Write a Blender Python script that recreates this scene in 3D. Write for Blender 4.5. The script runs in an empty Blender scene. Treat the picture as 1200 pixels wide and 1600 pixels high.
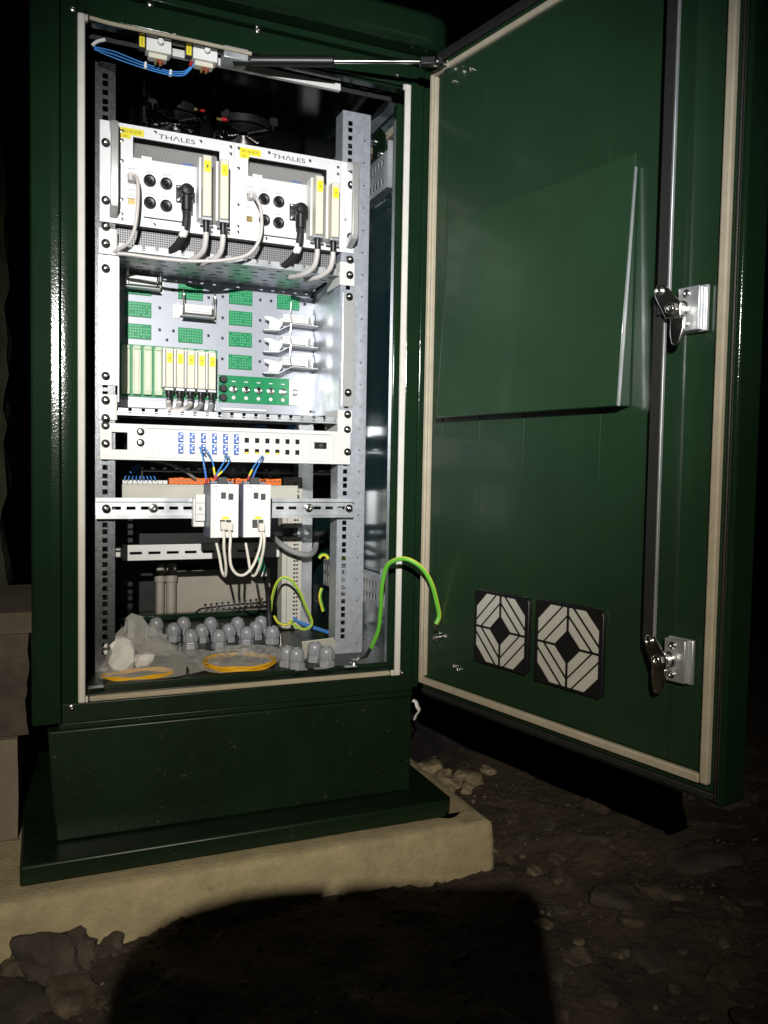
import bpy, math, random
import numpy as np
from mathutils import Vector, Matrix, noise
random.seed(7)
SC = bpy.context.scene
COL = SC.collection
# ------------------------------------------------------------------ camera
CAM = Vector((-.0541, -1.4434, .3984))
YAW, PITCH, ROLL, F = .397802, -.0501905, .0178804, 1272.3      # F in pixels of a 1600 px high frame
fw = Vector((math.sin(YAW)*math.cos(PITCH), math.cos(YAW)*math.cos(PITCH), math.sin(PITCH)))
r0 = Vector((math.cos(YAW), -math.sin(YAW), 0)); u0 = r0.cross(fw)
rt = math.cos(ROLL)*r0 + math.sin(ROLL)*u0
up = -math.sin(ROLL)*r0 + math.cos(ROLL)*u0
cd = bpy.data.cameras.new('camera'); cam = bpy.data.objects.new('camera', cd); COL.objects.link(cam)
cd.sensor_fit = 'VERTICAL'; cd.sensor_height = 24; cd.lens = F/1600*24
cd.clip_start = .02; cd.clip_end = 500
cam.matrix_world = Matrix(((rt.x, up.x, -fw.x, CAM.x), (rt.y, up.y, -fw.y, CAM.y), (rt.z, up.z, -fw.z, CAM.z), (0, 0, 0, 1)))
SC.camera = cam
# ------------------------------------------------------------------ night sky
W = bpy.data.worlds.new('World'); SC.world = W; W.use_nodes = True
bg = W.node_tree.nodes['Background']; bg.inputs[0].default_value = (.5, .35, .45, 1); bg.inputs[1].default_value = .0011
SC.view_settings.view_transform = 'Standard'; SC.view_settings.look = 'None'
SC.view_settings.exposure = 0; SC.view_settings.gamma = 1; SC.view_settings.use_curve_mapping = False
# head torch well behind and above the camera
LAMP = CAM - .7*fw + .4155*up + .0138*rt
HOT_W, FLOOD_W = 240, 136
HOT_COL, FLOOD_COL = (.92, .965, 1.0), (1, .91, .75)
HOT_AIM = CAM + 1.75*(fw + rt*(560-600)/F - up*(510-800)/F)
FLOOD_AIM = CAM + 1.6*(fw + rt*(440-600)/F - up*(890-800)/F)

def at(px, py, **k):
    """point where the ray through a photo pixel meets the plane x=, y= or z="""
    d = fw + rt*((px-600)/F) - up*((py-800)/F)
    (a, v), = k.items(); i = 'xyz'.index(a)
    return CAM + d*((v-CAM[i])/d[i])

# ------------------------------------------------------------------ materials
MATS = {}
def mat(name, col, rough=.5, metal=0., bump=0., bscale=300., var=0., vscale=6., rvar=0., spec=.5, coat=0.,
        trans=0., dust=None, coord='Object', bdist=.001):
    m = bpy.data.materials.new(name); m.use_nodes = True; nt = m.node_tree; N = nt.nodes; L = nt.links
    b = N['Principled BSDF']
    b.inputs['Base Color'].default_value = (*col, 1); b.inputs['Roughness'].default_value = rough
    b.inputs['Metallic'].default_value = metal; b.inputs['Specular IOR Level'].default_value = spec
    b.inputs['Coat Weight'].default_value = coat; b.inputs['Coat Roughness'].default_value = .10
    tc = N.new('ShaderNodeTexCoord')
    out = None
    if var:
        n = N.new('ShaderNodeTexNoise'); n.inputs['Scale'].default_value = vscale; n.inputs['Detail'].default_value = 6
        n.inputs['Roughness'].default_value = .65
        L.new(tc.outputs[coord], n.inputs['Vector'])
        r = N.new('ShaderNodeMapRange'); r.inputs[1].default_value = .3; r.inputs[2].default_value = .7
        r.inputs[3].default_value = 1-var; r.inputs[4].default_value = 1+var
        L.new(n.outputs['Fac'], r.inputs[0])
        mx = N.new('ShaderNodeVectorMath'); mx.operation = 'SCALE'; mx.inputs[0].default_value = col
        L.new(r.outputs[0], mx.inputs['Scale']); out = mx.outputs[0]
    if dust:
        dcol, amount, dscale = dust
        n = N.new('ShaderNodeTexNoise'); n.inputs['Scale'].default_value = dscale; n.inputs['Detail'].default_value = 8
        n.inputs['Roughness'].default_value = .8
        L.new(tc.outputs[coord], n.inputs['Vector'])
        r = N.new('ShaderNodeMapRange'); r.inputs[1].default_value = amount; r.inputs[2].default_value = amount+.08
        L.new(n.outputs['Fac'], r.inputs[0])
        mx = N.new('ShaderNodeMix'); mx.data_type = 'RGBA'
        L.new(r.outputs[0], mx.inputs[0])
        if out: L.new(out, mx.inputs[6])
        else: mx.inputs[6].default_value = (*col, 1)
        mx.inputs[7].default_value = (*dcol, 1); out = mx.outputs[2]
        r2 = N.new('ShaderNodeMapRange'); r2.inputs[3].default_value = rough; r2.inputs[4].default_value = .8
        L.new(r.outputs[0], r2.inputs[0]); L.new(r2.outputs[0], b.inputs['Roughness'])
    elif rvar:
        n = N.new('ShaderNodeTexNoise'); n.inputs['Scale'].default_value = 14; n.inputs['Detail'].default_value = 5
        L.new(tc.outputs[coord], n.inputs['Vector'])
        r = N.new('ShaderNodeMapRange'); r.inputs[1].default_value = .3; r.inputs[2].default_value = .7
        r.inputs[3].default_value = max(.02, rough-rvar); r.inputs[4].default_value = rough+rvar
        L.new(n.outputs['Fac'], r.inputs[0]); L.new(r.outputs[0], b.inputs['Roughness'])
    if out: L.new(out, b.inputs['Base Color'])
    if bump:
        n = N.new('ShaderNodeTexNoise'); n.inputs['Scale'].default_value = bscale; n.inputs['Detail'].default_value = 3
        L.new(tc.outputs[coord], n.inputs['Vector'])
        bp = N.new('ShaderNodeBump'); bp.inputs['Strength'].default_value = bump; bp.inputs['Distance'].default_value = bdist
        L.new(n.outputs['Fac'], bp.inputs['Height']); L.new(bp.outputs[0], b.inputs['Normal'])
    MATS[name] = m
    return m

def perforated(name, col, hole, pitch, radius, rough=.45, metal=.5):
    """sheet with a regular pattern of small punched holes"""
    m = mat(name, col, rough, metal); nt = m.node_tree; N = nt.nodes; L = nt.links; b = N['Principled BSDF']
    tc = N.new('ShaderNodeTexCoord'); s = N.new('ShaderNodeSeparateXYZ'); L.new(tc.outputs['Object'], s.inputs[0])
    def cell(sock, off):
        a = N.new('ShaderNodeMath'); a.operation = 'MULTIPLY_ADD'; a.inputs[1].default_value = 1/pitch; a.inputs[2].default_value = off
        L.new(sock, a.inputs[0]); f = N.new('ShaderNodeMath'); f.operation = 'FRACT'; L.new(a.outputs[0], f.inputs[0])
        c = N.new('ShaderNodeMath'); c.operation = 'SUBTRACT'; c.inputs[1].default_value = .5; L.new(f.outputs[0], c.inputs[0])
        q = N.new('ShaderNodeMath'); q.operation = 'POWER'; q.inputs[1].default_value = 2; 
        ab = N.new('ShaderNodeMath'); ab.operation = 'ABSOLUTE'; L.new(c.outputs[0], ab.inputs[0]); L.new(ab.outputs[0], q.inputs[0])
        return q.outputs[0]
    yz = N.new('ShaderNodeMath'); yz.operation = 'ADD'; L.new(s.outputs[1], yz.inputs[0]); L.new(s.outputs[2], yz.inputs[1])
    a = N.new('ShaderNodeMath'); a.operation = 'ADD'; L.new(cell(s.outputs[0], 0), a.inputs[0]); L.new(cell(yz.outputs[0], 0), a.inputs[1])
    g = N.new('ShaderNodeMath'); g.operation = 'GREATER_THAN'; g.inputs[1].default_value = radius*radius; L.new(a.outputs[0], g.inputs[0])
    mx = N.new('ShaderNodeMix'); mx.data_type = 'RGBA'; L.new(g.outputs[0], mx.inputs[0])
    mx.inputs[6].default_value = (*hole, 1); mx.inputs[7].default_value = (*col, 1); L.new(mx.outputs[2], b.inputs['Base Color'])
    return m

GREEN = mat('green powder coat', (.0078, .0215, .0098), .12, 0, 1., 300, .12, 9, spec=.5, bdist=.0002)
GREEN_DOOR = mat('green door paint', (.0125, .034, .0155), .36, 0, .10, 700, .14, 5, spec=.4, coat=.22, bdist=.0003)
GREEN_POCKET_LIT = mat('lit green pocket', (.0165, .0425, .0200), .33, 0, .10, 700, .14, 5, spec=.4, coat=.2, bdist=.0003)  # door green lightened for the light caught by the tilted pocket
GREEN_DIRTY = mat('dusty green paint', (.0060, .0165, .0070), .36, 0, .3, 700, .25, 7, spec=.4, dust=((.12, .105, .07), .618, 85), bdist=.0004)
GREEN_WALL = mat('glossy green liner', (.016, .045, .052), .15, .2, .05, 30, .1, 5, spec=1., coat=1.)  # bluish sheen of reflected light is mixed into the base colour
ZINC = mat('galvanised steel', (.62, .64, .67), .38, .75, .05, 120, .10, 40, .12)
ZINC_D = mat('dull zinc', (.42, .44, .47), .42, .7, .08, 200, .18, 30, .12)
RAIL_SHADE = mat('shaded zinc rail', (.13, .135, .145), .34, 1., .5, 500, .3, 160, bdist=.0004)  # zinc darkened: poor light on the left rail is put into the colour
RAILB = mat('bright zinc rail', (.58, .61, .68), .34, .6, .3, 260, .16, 90, bdist=.0003)
ALU = mat('light grey aluminium', (.80, .80, .82), .42, .15, .03, 300, .03, 30)
PLATEB = mat('bluish aluminium plate', (.40, .415, .47), .40, .35, .03, 300, .04, 30)
ALU_B = mat('brushed handle aluminium', (.62, .61, .60), .36, .6, .04, 200, .06, 40)
WHITE = mat('white plastic', (.80, .79, .77), .42, 0, 0, 1, .03, 30)
CREAM = mat('cream plastic', (.70, .66, .55), .42, 0, .05, 300, .04, 30)
DUCT = mat('beige duct plastic', (.52, .50, .44), .5, 0, .04, 200, .05, 20)
GREYP = mat('light grey painted steel', (.70, .69, .67), .45, .05, .04, 400, .04, 18)
GREYD = mat('dark grey plastic', (.055, .055, .06), .45, 0, .1, 300)
BLUEG = mat('blue grey metal casing', (.22, .24, .31), .42, .3, .05, 300, .06, 20)
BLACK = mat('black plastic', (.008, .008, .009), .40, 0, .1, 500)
BLACKM = mat('matt black textured steel', (.020, .020, .019), .5, .1, .9, 500, .2, 120, bdist=.0006)
RUBBER = mat('black rubber', (.016, .015, .015), .6)
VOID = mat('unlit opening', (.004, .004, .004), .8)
CHROME = mat('bright plated steel', (.82, .81, .78), .2, 1., 0, 1, 0, 1, .08)
STEEL = mat('dark screw steel', (.55, .52, .50), .25, 1.)
PCB = mat('green circuit board', (.006, .23, .085), .34, 0, .06, 200, .12, 60)
PCBL = mat('pale green header', (.50, .60, .42), .45, 0, 0, 1, .05, 30)
PIN = mat('green contact pins', (.10, .42, .22), .4, .2)
YEL = mat('yellow sticker', (.82, .70, .02), .5)
INK = mat('dark print', (.03, .03, .035), .6)
INKG = mat('grey print', (.42, .42, .43), .6)
YFIB = mat('yellow fibre jacket', (.78, .43, .015), .4)
BLUEW = mat('blue wire insulation', (.06, .26, .68), .4)
BLUEA = mat('blue adapter plastic', (.045, .15, .55), .4)
RED = mat('red insulation', (.40, .012, .015), .4)
ORANGE = mat('orange terminal plastic', (.78, .16, .015), .45)
GLAND = mat('grey gland plastic', (.29, .30, .33), .30, 0, .03, 200, .05, 30)
CABW = mat('cream cable jacket', (.72, .68, .60), .42)
CABG = mat('grey cable jacket', (.36, .36, .36), .45)
CABL = mat('light grey cable jacket', (.60, .56, .55), .45)
SEAL = mat('pale foam seal', (.60, .58, .53), .8, 0, .25, 260, .08, 30)
SEALT = mat('tan foam seal', (.40, .35, .26), .85, 0, .25, 260, .12, 24)
BRASS = mat('brass terminal', (.80, .62, .28), .3, 1.)
PAPER = mat('cream card', (.74, .70, .60), .75, 0, .03, 60, .04, 12)
SKINW = mat('white foam wrap', (.84, .83, .81), .7, 0, .06, 40)
PLATE = mat('beige mounting plate', (.36, .33, .28), .55, .1, .05, 100, .12, 9)
FILT = mat('grey filter cloth', (.50, .49, .45), .9, 0, .5, 900, .05, 60, bdist=.0005)
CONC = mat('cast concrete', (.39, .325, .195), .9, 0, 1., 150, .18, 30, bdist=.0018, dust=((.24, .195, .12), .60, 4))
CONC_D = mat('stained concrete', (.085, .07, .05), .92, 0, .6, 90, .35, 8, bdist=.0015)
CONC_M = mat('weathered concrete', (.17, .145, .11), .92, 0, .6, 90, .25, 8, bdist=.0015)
WALLD = mat('dark mossy wall', (.055, .058, .038), .95, 0, 1., 30, .5, 9, bdist=.008)
STONE = mat('rough brown stone', (.060, .048, .038), .92, 0, .9, 45, .5, 16, bdist=.004)
STONEL = mat('pale broken stone', (.155, .13, .085), .92, 0, 1., 60, .55, 26, bdist=.004)
RUBBLE = mat('pale broken concrete', (.27, .22, .14), .92, 0, 1., 60, .5, 24, bdist=.004)
STONEM = mat('soil-caked stone', (.085, .066, .045), .92, 0, 1., 50, .6, 20, bdist=.005)
MOUND = mat('dark uneven mound', (.020, .017, .021), .5, 0, .3, 30, .3, 5, bdist=.004)
PERF = perforated('perforated grey steel', (.34, .33, .34), (.05, .05, .055), .0042, .36)
MESH = perforated('fine mesh', (.72, .70, .68), (.16, .16, .16), .0026, .34)
GREENW = mat('green wire insulation', (.05, .42, .04), .4)
LENS = mat('lens glass', (.02, .02, .03), .05)

def soil_mat():
    m = mat('damp trodden soil', (.050, .036, .024), .92, 0, 1., 70, .65, 7, bdist=.006, dust=((.135, .108, .070), .585, 15))
    return m
SOIL = soil_mat()
def stripe_mat():
    m = mat('green and yellow earth wire', (.7, .62, .02), .4); nt = m.node_tree; N = nt.nodes; L = nt.links; b = N['Principled BSDF']
    uv = N.new('ShaderNodeUVMap'); s = N.new('ShaderNodeSeparateXYZ'); L.new(uv.outputs[0], s.inputs[0])
    g = N.new('ShaderNodeMath'); g.operation = 'GREATER_THAN'; g.inputs[1].default_value = .55; L.new(s.outputs[0], g.inputs[0])
    mx = N.new('ShaderNodeMix'); mx.data_type = 'RGBA'; L.new(g.outputs[0], mx.inputs[0])
    mx.inputs[6].default_value = (.76, .70, .06, 1); mx.inputs[7].default_value = (.13, .46, .04, 1)
    L.new(mx.outputs[2], b.inputs['Base Color']); return m
EARTH = stripe_mat()
EARTH_Y = EARTH.copy(); EARTH_Y.name = 'mostly yellow earth wire'
[setattr(n.inputs[1], 'default_value', .84) for n in EARTH_Y.node_tree.nodes if n.type == 'MATH']
def bag_mat():
    m = bpy.data.materials.new('clear polythene'); m.use_nodes = True; nt = m.node_tree; N = nt.nodes; L = nt.links
    b = N['Principled BSDF']; b.inputs['Base Color'].default_value = (.80, .78, .75, 1); b.inputs['Roughness'].default_value = .12
    b.inputs['Specular IOR Level'].default_value = 1.
    t = N.new('ShaderNodeBsdfTransparent'); mx = N.new('ShaderNodeMixShader'); lw = N.new('ShaderNodeLayerWeight'); lw.inputs[0].default_value = .45
    r = N.new('ShaderNodeMapRange'); r.inputs[3].default_value = .17; r.inputs[4].default_value = .75; L.new(lw.outputs['Facing'], r.inputs[0])
    L.new(r.outputs[0], mx.inputs[0]); L.new(t.outputs[0], mx.inputs[1]); L.new(b.outputs[0], mx.inputs[2])
    L.new(mx.outputs[0], N['Material Output'].inputs[0]); return m
BAG = bag_mat()

# ------------------------------------------------------------------ mesh building
def frame(O, U, V):
    U = Vector(U).normalized(); V = Vector(V).normalized(); n = U.cross(V)
    return Matrix(((U.x, V.x, n.x, O[0]), (U.y, V.y, n.y, O[1]), (U.z, V.z, n.z, O[2]), (0, 0, 0, 1)))
def spline(P, n=6):
    P = [Vector(p) for p in P]
    if len(P) < 3: return P
    Q = [P[0]*2-P[1]] + P + [P[-1]*2-P[-2]]; out = []
    for i in range(1, len(Q)-2):
        a, b, c, d = Q[i-1:i+3]
        for k in range(n):
            t = k/n
            out.append(.5*((2*b) + (c-a)*t + (2*a-5*b+4*c-d)*t*t + (3*b-a-3*c+d)*t**3))
    out.append(P[-1]); return out

class MB:
    def __init__(s, M=None): s.v = []; s.f = []; s.mi = []; s.uv = {}; s.M = M; s.cur = 0
    def add(s, vs, fs, M=None):
        b = len(s.v); T = M if M is not None else s.M
        s.v += [tuple(T @ Vector(v)) if T is not None else tuple(v) for v in vs]
        s.f += [tuple(i+b for i in f) for f in fs]; s.mi += [s.cur]*len(fs); return s
    def box(s, x0, x1, y0, y1, z0, z1, M=None):
        v = [(x, y, z) for z in (z0, z1) for y in (y0, y1) for x in (x0, x1)]
        return s.add(v, [(0, 2, 3, 1), (4, 5, 7, 6), (0, 1, 5, 4), (2, 6, 7, 3), (0, 4, 6, 2), (1, 3, 7, 5)], M)
    def cyl(s, p0, p1, r0, r1=None, n=16, M=None):
        return s.lathe(p0, p1, [(0, 0), (r0, 0), (r0 if r1 is None else r1, 1), (0, 1)], n, True, M)
    def lathe(s, p0, p1, prof, n=20, rel=False, M=None):
        """profile of (radius, height) along p0->p1; rel: heights are fractions"""
        p0 = Vector(p0); p1 = Vector(p1); ax = p1-p0; Ln = ax.length; ax.normalize()
        a = ax.orthogonal().normalized(); b = ax.cross(a); vs = []; fs = []
        for r, h in prof:
            h = h*Ln if rel else h
            for k in range(n):
                t = 2*math.pi*(k+.5)/n; vs.append(p0+ax*h+(a*math.cos(t)+b*math.sin(t))*r)
        for i in range(len(prof)-1):
            for k in range(n):
                k2 = (k+1) % n; q = (i*n+k, i*n+k2, (i+1)*n+k2, (i+1)*n+k)
                fs.append(q)
        return s.add(vs, fs, M)
    def tube(s, P, r, n=8, sub=6, uv=False, flat=1., ref=None):
        P = spline(P, sub); vs = []; fs = []; prev = None; m = len(P)
        for i, p in enumerate(P):
            t = (P[min(i+1, m-1)]-P[max(i-1, 0)]).normalized()
            if prev is None: a = (ref or t.orthogonal()); a = (a-t*a.dot(t)).normalized()
            else: a = (prev-t*prev.dot(t)).normalized()
            prev = a; b = t.cross(a); rr = r(i/(m-1)) if callable(r) else r
            for k in range(n):
                an = 2*math.pi*k/n; vs.append(p+a*math.cos(an)*rr+b*math.sin(an)*rr*flat)
        base = len(s.f)
        for i in range(m-1):
            for k in range(n):
                k2 = (k+1) % n; fs.append((i*n+k, i*n+k2, (i+1)*n+k2, (i+1)*n+k))
                if uv: s.uv[base+len(fs)-1] = [(k/n, 0), ((k+1)/n, 0), ((k+1)/n, 1), (k/n, 1)]
        fs.append(tuple(range(n))[::-1]); fs.append(tuple((m-1)*n+k for k in range(n)))
        return s.add(vs, fs)
    def prism(s, poly, th, M=None):
        """polygon (u,v) extruded from n=0 to n=th"""
        n = len(poly); vs = [(u, v, 0) for u, v in poly]+[(u, v, th) for u, v in poly]
        fs = [tuple(range(n))[::-1], tuple(range(n, 2*n))]+[(i, (i+1) % n, n+(i+1) % n, n+i) for i in range(n)]
        return s.add(vs, fs, M)
    def plate(s, rect, holes, th, M=None):
        """rectangle (u0,u1,v0,v1), through holes of the same form, thickness th along n"""
        u0, u1, v0, v1 = rect
        us = sorted({round(a, 6) for h in holes for a in h[:2] if u0 < a < u1} | {u0, u1})
        vs_ = sorted({round(a, 6) for h in holes for a in h[2:4] if v0 < a < v1} | {v0, v1})
        nu, nv = len(us), len(vs_)
        solid = [[True]*(nv-1) for _ in range(nu-1)]
        ua = np.array([(us[i]+us[i+1])/2 for i in range(nu-1)]); va = np.array([(vs_[j]+vs_[j+1])/2 for j in range(nv-1)])
        for h in holes:
            for i in np.nonzero((ua > h[0]) & (ua < h[1]))[0]:
                for j in np.nonzero((va > h[2]) & (va < h[3]))[0]: solid[i][j] = False
        V = [(us[i], vs_[j], k*th) for k in (0, 1) for i in range(nu) for j in range(nv)]
        ix = lambda i, j, k: k*nu*nv+i*nv+j
        S = lambda i, j: 0 <= i < nu-1 and 0 <= j < nv-1 and solid[i][j]
        Fc = []
        for i in range(nu-1):
            for j in range(nv-1):
                if not solid[i][j]: continue
                Fc.append((ix(i, j, 1), ix(i+1, j, 1), ix(i+1, j+1, 1), ix(i, j+1, 1)))
                Fc.append((ix(i, j, 0), ix(i, j+1, 0), ix(i+1, j+1, 0), ix(i+1, j, 0)))
                for (di, dj), (a, b) in {(-1, 0): ((i, j+1), (i, j)), (1, 0): ((i+1, j), (i+1, j+1)), (0, -1): ((i, j), (i+1, j)), (0, 1): ((i+1, j+1), (i, j+1))}.items():
                    if not S(i+di, j+dj): Fc.append((ix(*a, 0), ix(*b, 0), ix(*b, 1), ix(*a, 1)))
        return s.add(V, Fc, M)
    def build(s, name, mats, parent=None, bevel=0., smooth=True, loc=None, ang=38):
        me = bpy.data.meshes.new(name)
        off = wloc(parent) if parent is not None else (Vector(loc) if loc is not None else Vector((0, 0, 0)))
        me.from_pydata([tuple(Vector(v)-off) for v in s.v], [], s.f)
        for m in (mats if isinstance(mats, (list, tuple)) else [mats]): me.materials.append(m)
        if any(s.mi): me.polygons.foreach_set('material_index', s.mi)
        if s.uv:
            lay = me.uv_layers.new(name='UVMap')
            for pi, uvs in s.uv.items():
                p = me.polygons[pi]
                for li, q in zip(p.loop_indices, uvs): lay.data[li].uv = q
        me.validate(); me.update()
        if smooth:
            me.polygons.foreach_set('use_smooth', [True]*len(me.polygons)); me.set_sharp_from_angle(angle=math.radians(ang))
        o = bpy.data.objects.new(name, me); COL.objects.link(o)
        if parent is not None: o.parent = parent
        else: o.location = off
        if bevel:
            b = o.modifiers.new('bevel', 'BEVEL'); b.width = bevel; b.segments = 2; b.limit_method = 'ANGLE'; b.angle_limit = math.radians(40)
            b.use_clamp_overlap = True
        return o
def wloc(o):
    v = Vector((0, 0, 0))
    while o is not None: v += o.location; o = o.parent
    return v
def tag(o, label, cat, group=None, kind=None):
    if label: o['label'] = label
    if cat: o['category'] = cat
    if group: o['group'] = group
    if kind: o['kind'] = kind
    return o
def thing(name, loc, label, cat, group=None):
    o = bpy.data.objects.new(name, None); COL.objects.link(o); o.location = loc; o.empty_display_size = .02
    return tag(o, label, cat, group)
def kids(o): return [c for c in bpy.data.objects if c.parent == o]
def dup(o, loc, label=None, parent=None):
    c = o.copy(); COL.objects.link(c)
    if parent is not None: c.parent = parent
    else: c.location = loc
    if label: c['label'] = label
    for ch in kids(o): dup(ch, None, None, c)
    return c
def text(body, name, O, U, V, width, height, m, parent, depth=.0003):
    """raised lettering: lower left corner O, baseline U, up V"""
    cu = bpy.data.curves.new(name, 'FONT'); cu.body = body; cu.size = 1; cu.extrude = 0
    t = bpy.data.objects.new('lettering', cu); COL.objects.link(t)
    bpy.context.view_layer.update()
    me = bpy.data.meshes.new_from_object(t.evaluated_get(bpy.context.evaluated_depsgraph_get()))
    COL.objects.unlink(t); bpy.data.objects.remove(t)
    v = np.array([x.co[:] for x in me.vertices]); a = v.min(0); b = v.max(0)
    mb = MB(frame(O, U, V))
    mb.add([((p[0]-a[0])/(b[0]-a[0])*width, (p[1]-a[1])/(b[1]-a[1])*height, depth) for p in v], [tuple(p.vertices) for p in me.polygons])
    bpy.data.meshes.remove(me)
    return mb.build(name, m, parent, smooth=False)
X, Y, Z = Vector((1, 0, 0)), Vector((0, 1, 0)), Vector((0, 0, 1))
FRONT = lambda x, y, z: frame((x, y, z), X, Z)      # u right, v up, n towards the viewer (-y)

# ------------------------------------------------------------------ ground and slab
def gh(x, y):
    h = -.362 + .012*noise.noise(Vector((x*2.1, y*2.1, 0))) + .014*noise.noise(Vector((x*6, y*6, 3)))
    a = noise.noise(Vector((x*13, y*13, 5))); b = noise.noise(Vector((x*31, y*31, 7))); c = noise.noise(Vector((x*75, y*75, 9)))
    h += .014*max(0, a)**.7*(1 if a > 0 else 0) + .007*abs(b) + .004*abs(c)
    if x > .8: h += .016*min(1, (x-.8)/.4)
    if y < -.05 and x < .85: h -= .012
    e = min(1, max(0, (-.105-y)/.07))
    if x < .80 and -.20 < y < -.08: h += .016*(1-e)*(.5+noise.noise(Vector((x*9, 0, 4))))
    return h
def sheet():
    def axis(c, fine, n, far):
        a = [c+fine*i for i in range(-n, n+1)]; s = fine; hi = a[-1]; lo = a[0]
        while hi < far: s *= 1.35; hi += s; lo -= s; a.append(hi); a.insert(0, lo)
        return a
    xs = axis(.75, .0080, 125, 60); ys = axis(.05, .0080, 85, 60)
    mb = MB(); nx, ny = len(xs), len(ys)
    mb.add([(x, y, gh(x, y)) for x in xs for y in ys], [(i*ny+j, (i+1)*ny+j, (i+1)*ny+j+1, i*ny+j+1) for i in range(nx-1) for j in range(ny-1)])
    o = mb.build('ground', SOIL, ang=180); tag(o, None, None, kind='structure')
sheet()

def rough_block(mb, x0, x1, y0, y1, z0, z1, n, amp, freq, seed, rnd=.0):
    """box with subdivided displaced faces"""
    c = Vector(((x0+x1)/2, (y0+y1)/2, (z0+z1)/2)); h = Vector(((x1-x0)/2, (y1-y0)/2, (z1-z0)/2))
    idx = {}; vs = []; fs = []
    def V(i, j, k):
        key = (i, j, k)
        if key not in idx:
            p = Vector((i/n*2-1, j/n*2-1, k/n*2-1))
            if rnd: p = p/((abs(p.x)**rnd+abs(p.y)**rnd+abs(p.z)**rnd)**(1/rnd))
            w = c+Vector((p.x*h.x, p.y*h.y, p.z*h.z)); dirn = (w-c).normalized()
            w += dirn*amp*(noise.noise(w*freq+Vector((seed, 0, 0)))+.5*noise.noise(w*freq*2.7+Vector((0, seed, 0))))
            idx[key] = len(vs); vs.append(w)
        return idx[key]
    for a in range(n):
        for b in range(n):
            fs.append((V(a, b, 0), V(a, b+1, 0), V(a+1, b+1, 0), V(a+1, b, 0)))
            fs.append((V(a, b, n), V(a+1, b, n), V(a+1, b+1, n), V(a, b+1, n)))
            fs.append((V(a, 0, b), V(a+1, 0, b), V(a+1, 0, b+1), V(a, 0, b+1)))
            fs.append((V(a, n, b), V(a, n, b+1), V(a+1, n, b+1), V(a+1, n, b)))
            fs.append((V(0, a, b), V(0, a, b+1), V(0, a+1, b+1), V(0, a+1, b)))
            fs.append((V(n, a, b), V(n, a+1, b), V(n, a+1, b+1), V(n, a, b+1)))
    mb.add(vs, fs)
# concrete slab: rounded top edge, irregular foot
def slab():
    mb = MB(); x0, x1, y0, y1, zt = -1.2, .752, -.112, .95, -.272
    prof = [(-.004, -.20), (-.003, -.14), (-.002, -.11), (-.0015, -.085), (-.001, -.065), (0, -.048), (.0, -.034), (.001, -.024), (.002, -.014), (.004, -.008), (.007, -.004), (.012, -.001), (.03, 0), (.06, 0)]
    ring = []
    # right-hand corner rounded in plan
    out = []
    for i in range(260): out.append((x0+(x1-.014-x0)*i/259, y0, 0, -1))
    for k in range(1, 9): 
        a = -math.pi/2+k/9*math.pi/2; out.append((x1-.014+.014*math.cos(a), y0+.014+.014*math.sin(a), math.cos(a), math.sin(a)))
    for i in range(120): out.append((x1, y0+.014+(y1-y0-.014)*i/119, 1, 0))
    m = len(out); vs = []; fs = []
    for off, dz in prof:
        for x, y, nx, ny in out:
            w = .0015*noise.noise(Vector((x*9, y*9, dz*30)))+.0010*noise.noise(Vector((x*42, y*42, dz*60)))+(.007*max(0, noise.noise(Vector((x*26, y*26, 3.3)))-.28)/.4 if dz > -.03 else 0)
            vs.append((x-nx*(off+w), y-ny*(off+w), zt+dz+.0015*noise.noise(Vector((x*14, y*14, 1)))))
    for i in range(len(prof)-1):
        for k in range(m-1): fs.append((i*m+k, i*m+k+1, (i+1)*m+k+1, (i+1)*m+k))
    b = len(vs); vs.append((x0, y1, zt)); base = (len(prof)-1)*m
    fs.append(tuple(base+k for k in range(m))+(b,))
    mb.add(vs, fs)
    o = mb.build('concrete_slab', CONC, loc=(.2, .3, -.36)); tag(o, 'pale cast concrete foundation slab with a rounded edge under the green cabinet', 'slab')
slab()

# ------------------------------------------------------------------ the cabinet
CAB = thing('equipment_cabinet', (.28, .27, -.27), 'tall dark green outdoor equipment cabinet standing open on a concrete slab', 'cabinet')
def part(mb, name, m, parent=CAB, bevel=0., **k): return mb.build(name, m, parent, bevel, **k)
SW, SH = .591, 1.127
poly = [(-.071, .02), (-.071, -.010), (-.0701, -.0138), (-.0680, -.0162), (-.0660, -.0168), (-.0405, -.0142), (-.0390, -.0142), (-.0295, -.0149), (-.0285, -.0147), (-.0270, -.0135), (-.0265, -.011), (-.0265, .02)]
mb = MB(); mb.prism(poly, 1.328, Matrix.Translation((0, 0, -.028))); part(mb, 'corner_post', GREEN, ang=5)
mb = MB(); mb.prism([(-.0258, .03), (-.0258, .0022), (-.0248, .0012), (-.002, .0), (.0, .0006), (.0, .03)], SH+.07, Matrix.Translation((0, 0, -.030))); mb.box(.0, .0135, .006, .03, -.030, SH+.04); part(mb, 'front_frame', GREEN, bevel=.003)
mb = MB(); mb.box(.5905, .622, .0, .03, -.030, SH+.04); mb.box(.622, .640, .006, .03, -.030, SH+.04); part(mb, 'front_frame', GREEN, bevel=.004)
mb = MB(); mb.box(.0136, .5904, .001, .03, SH-.001, SH+.04); mb.box(.012, .592, .0068, .028, SH-.005, SH-.0012)
part(mb, 'front_frame', GREEN, bevel=.002)
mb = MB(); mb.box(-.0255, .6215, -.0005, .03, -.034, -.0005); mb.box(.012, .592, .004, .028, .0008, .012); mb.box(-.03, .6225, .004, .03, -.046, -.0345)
part(mb, 'front_frame', GREEN_DIRTY, bevel=.002)
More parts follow.
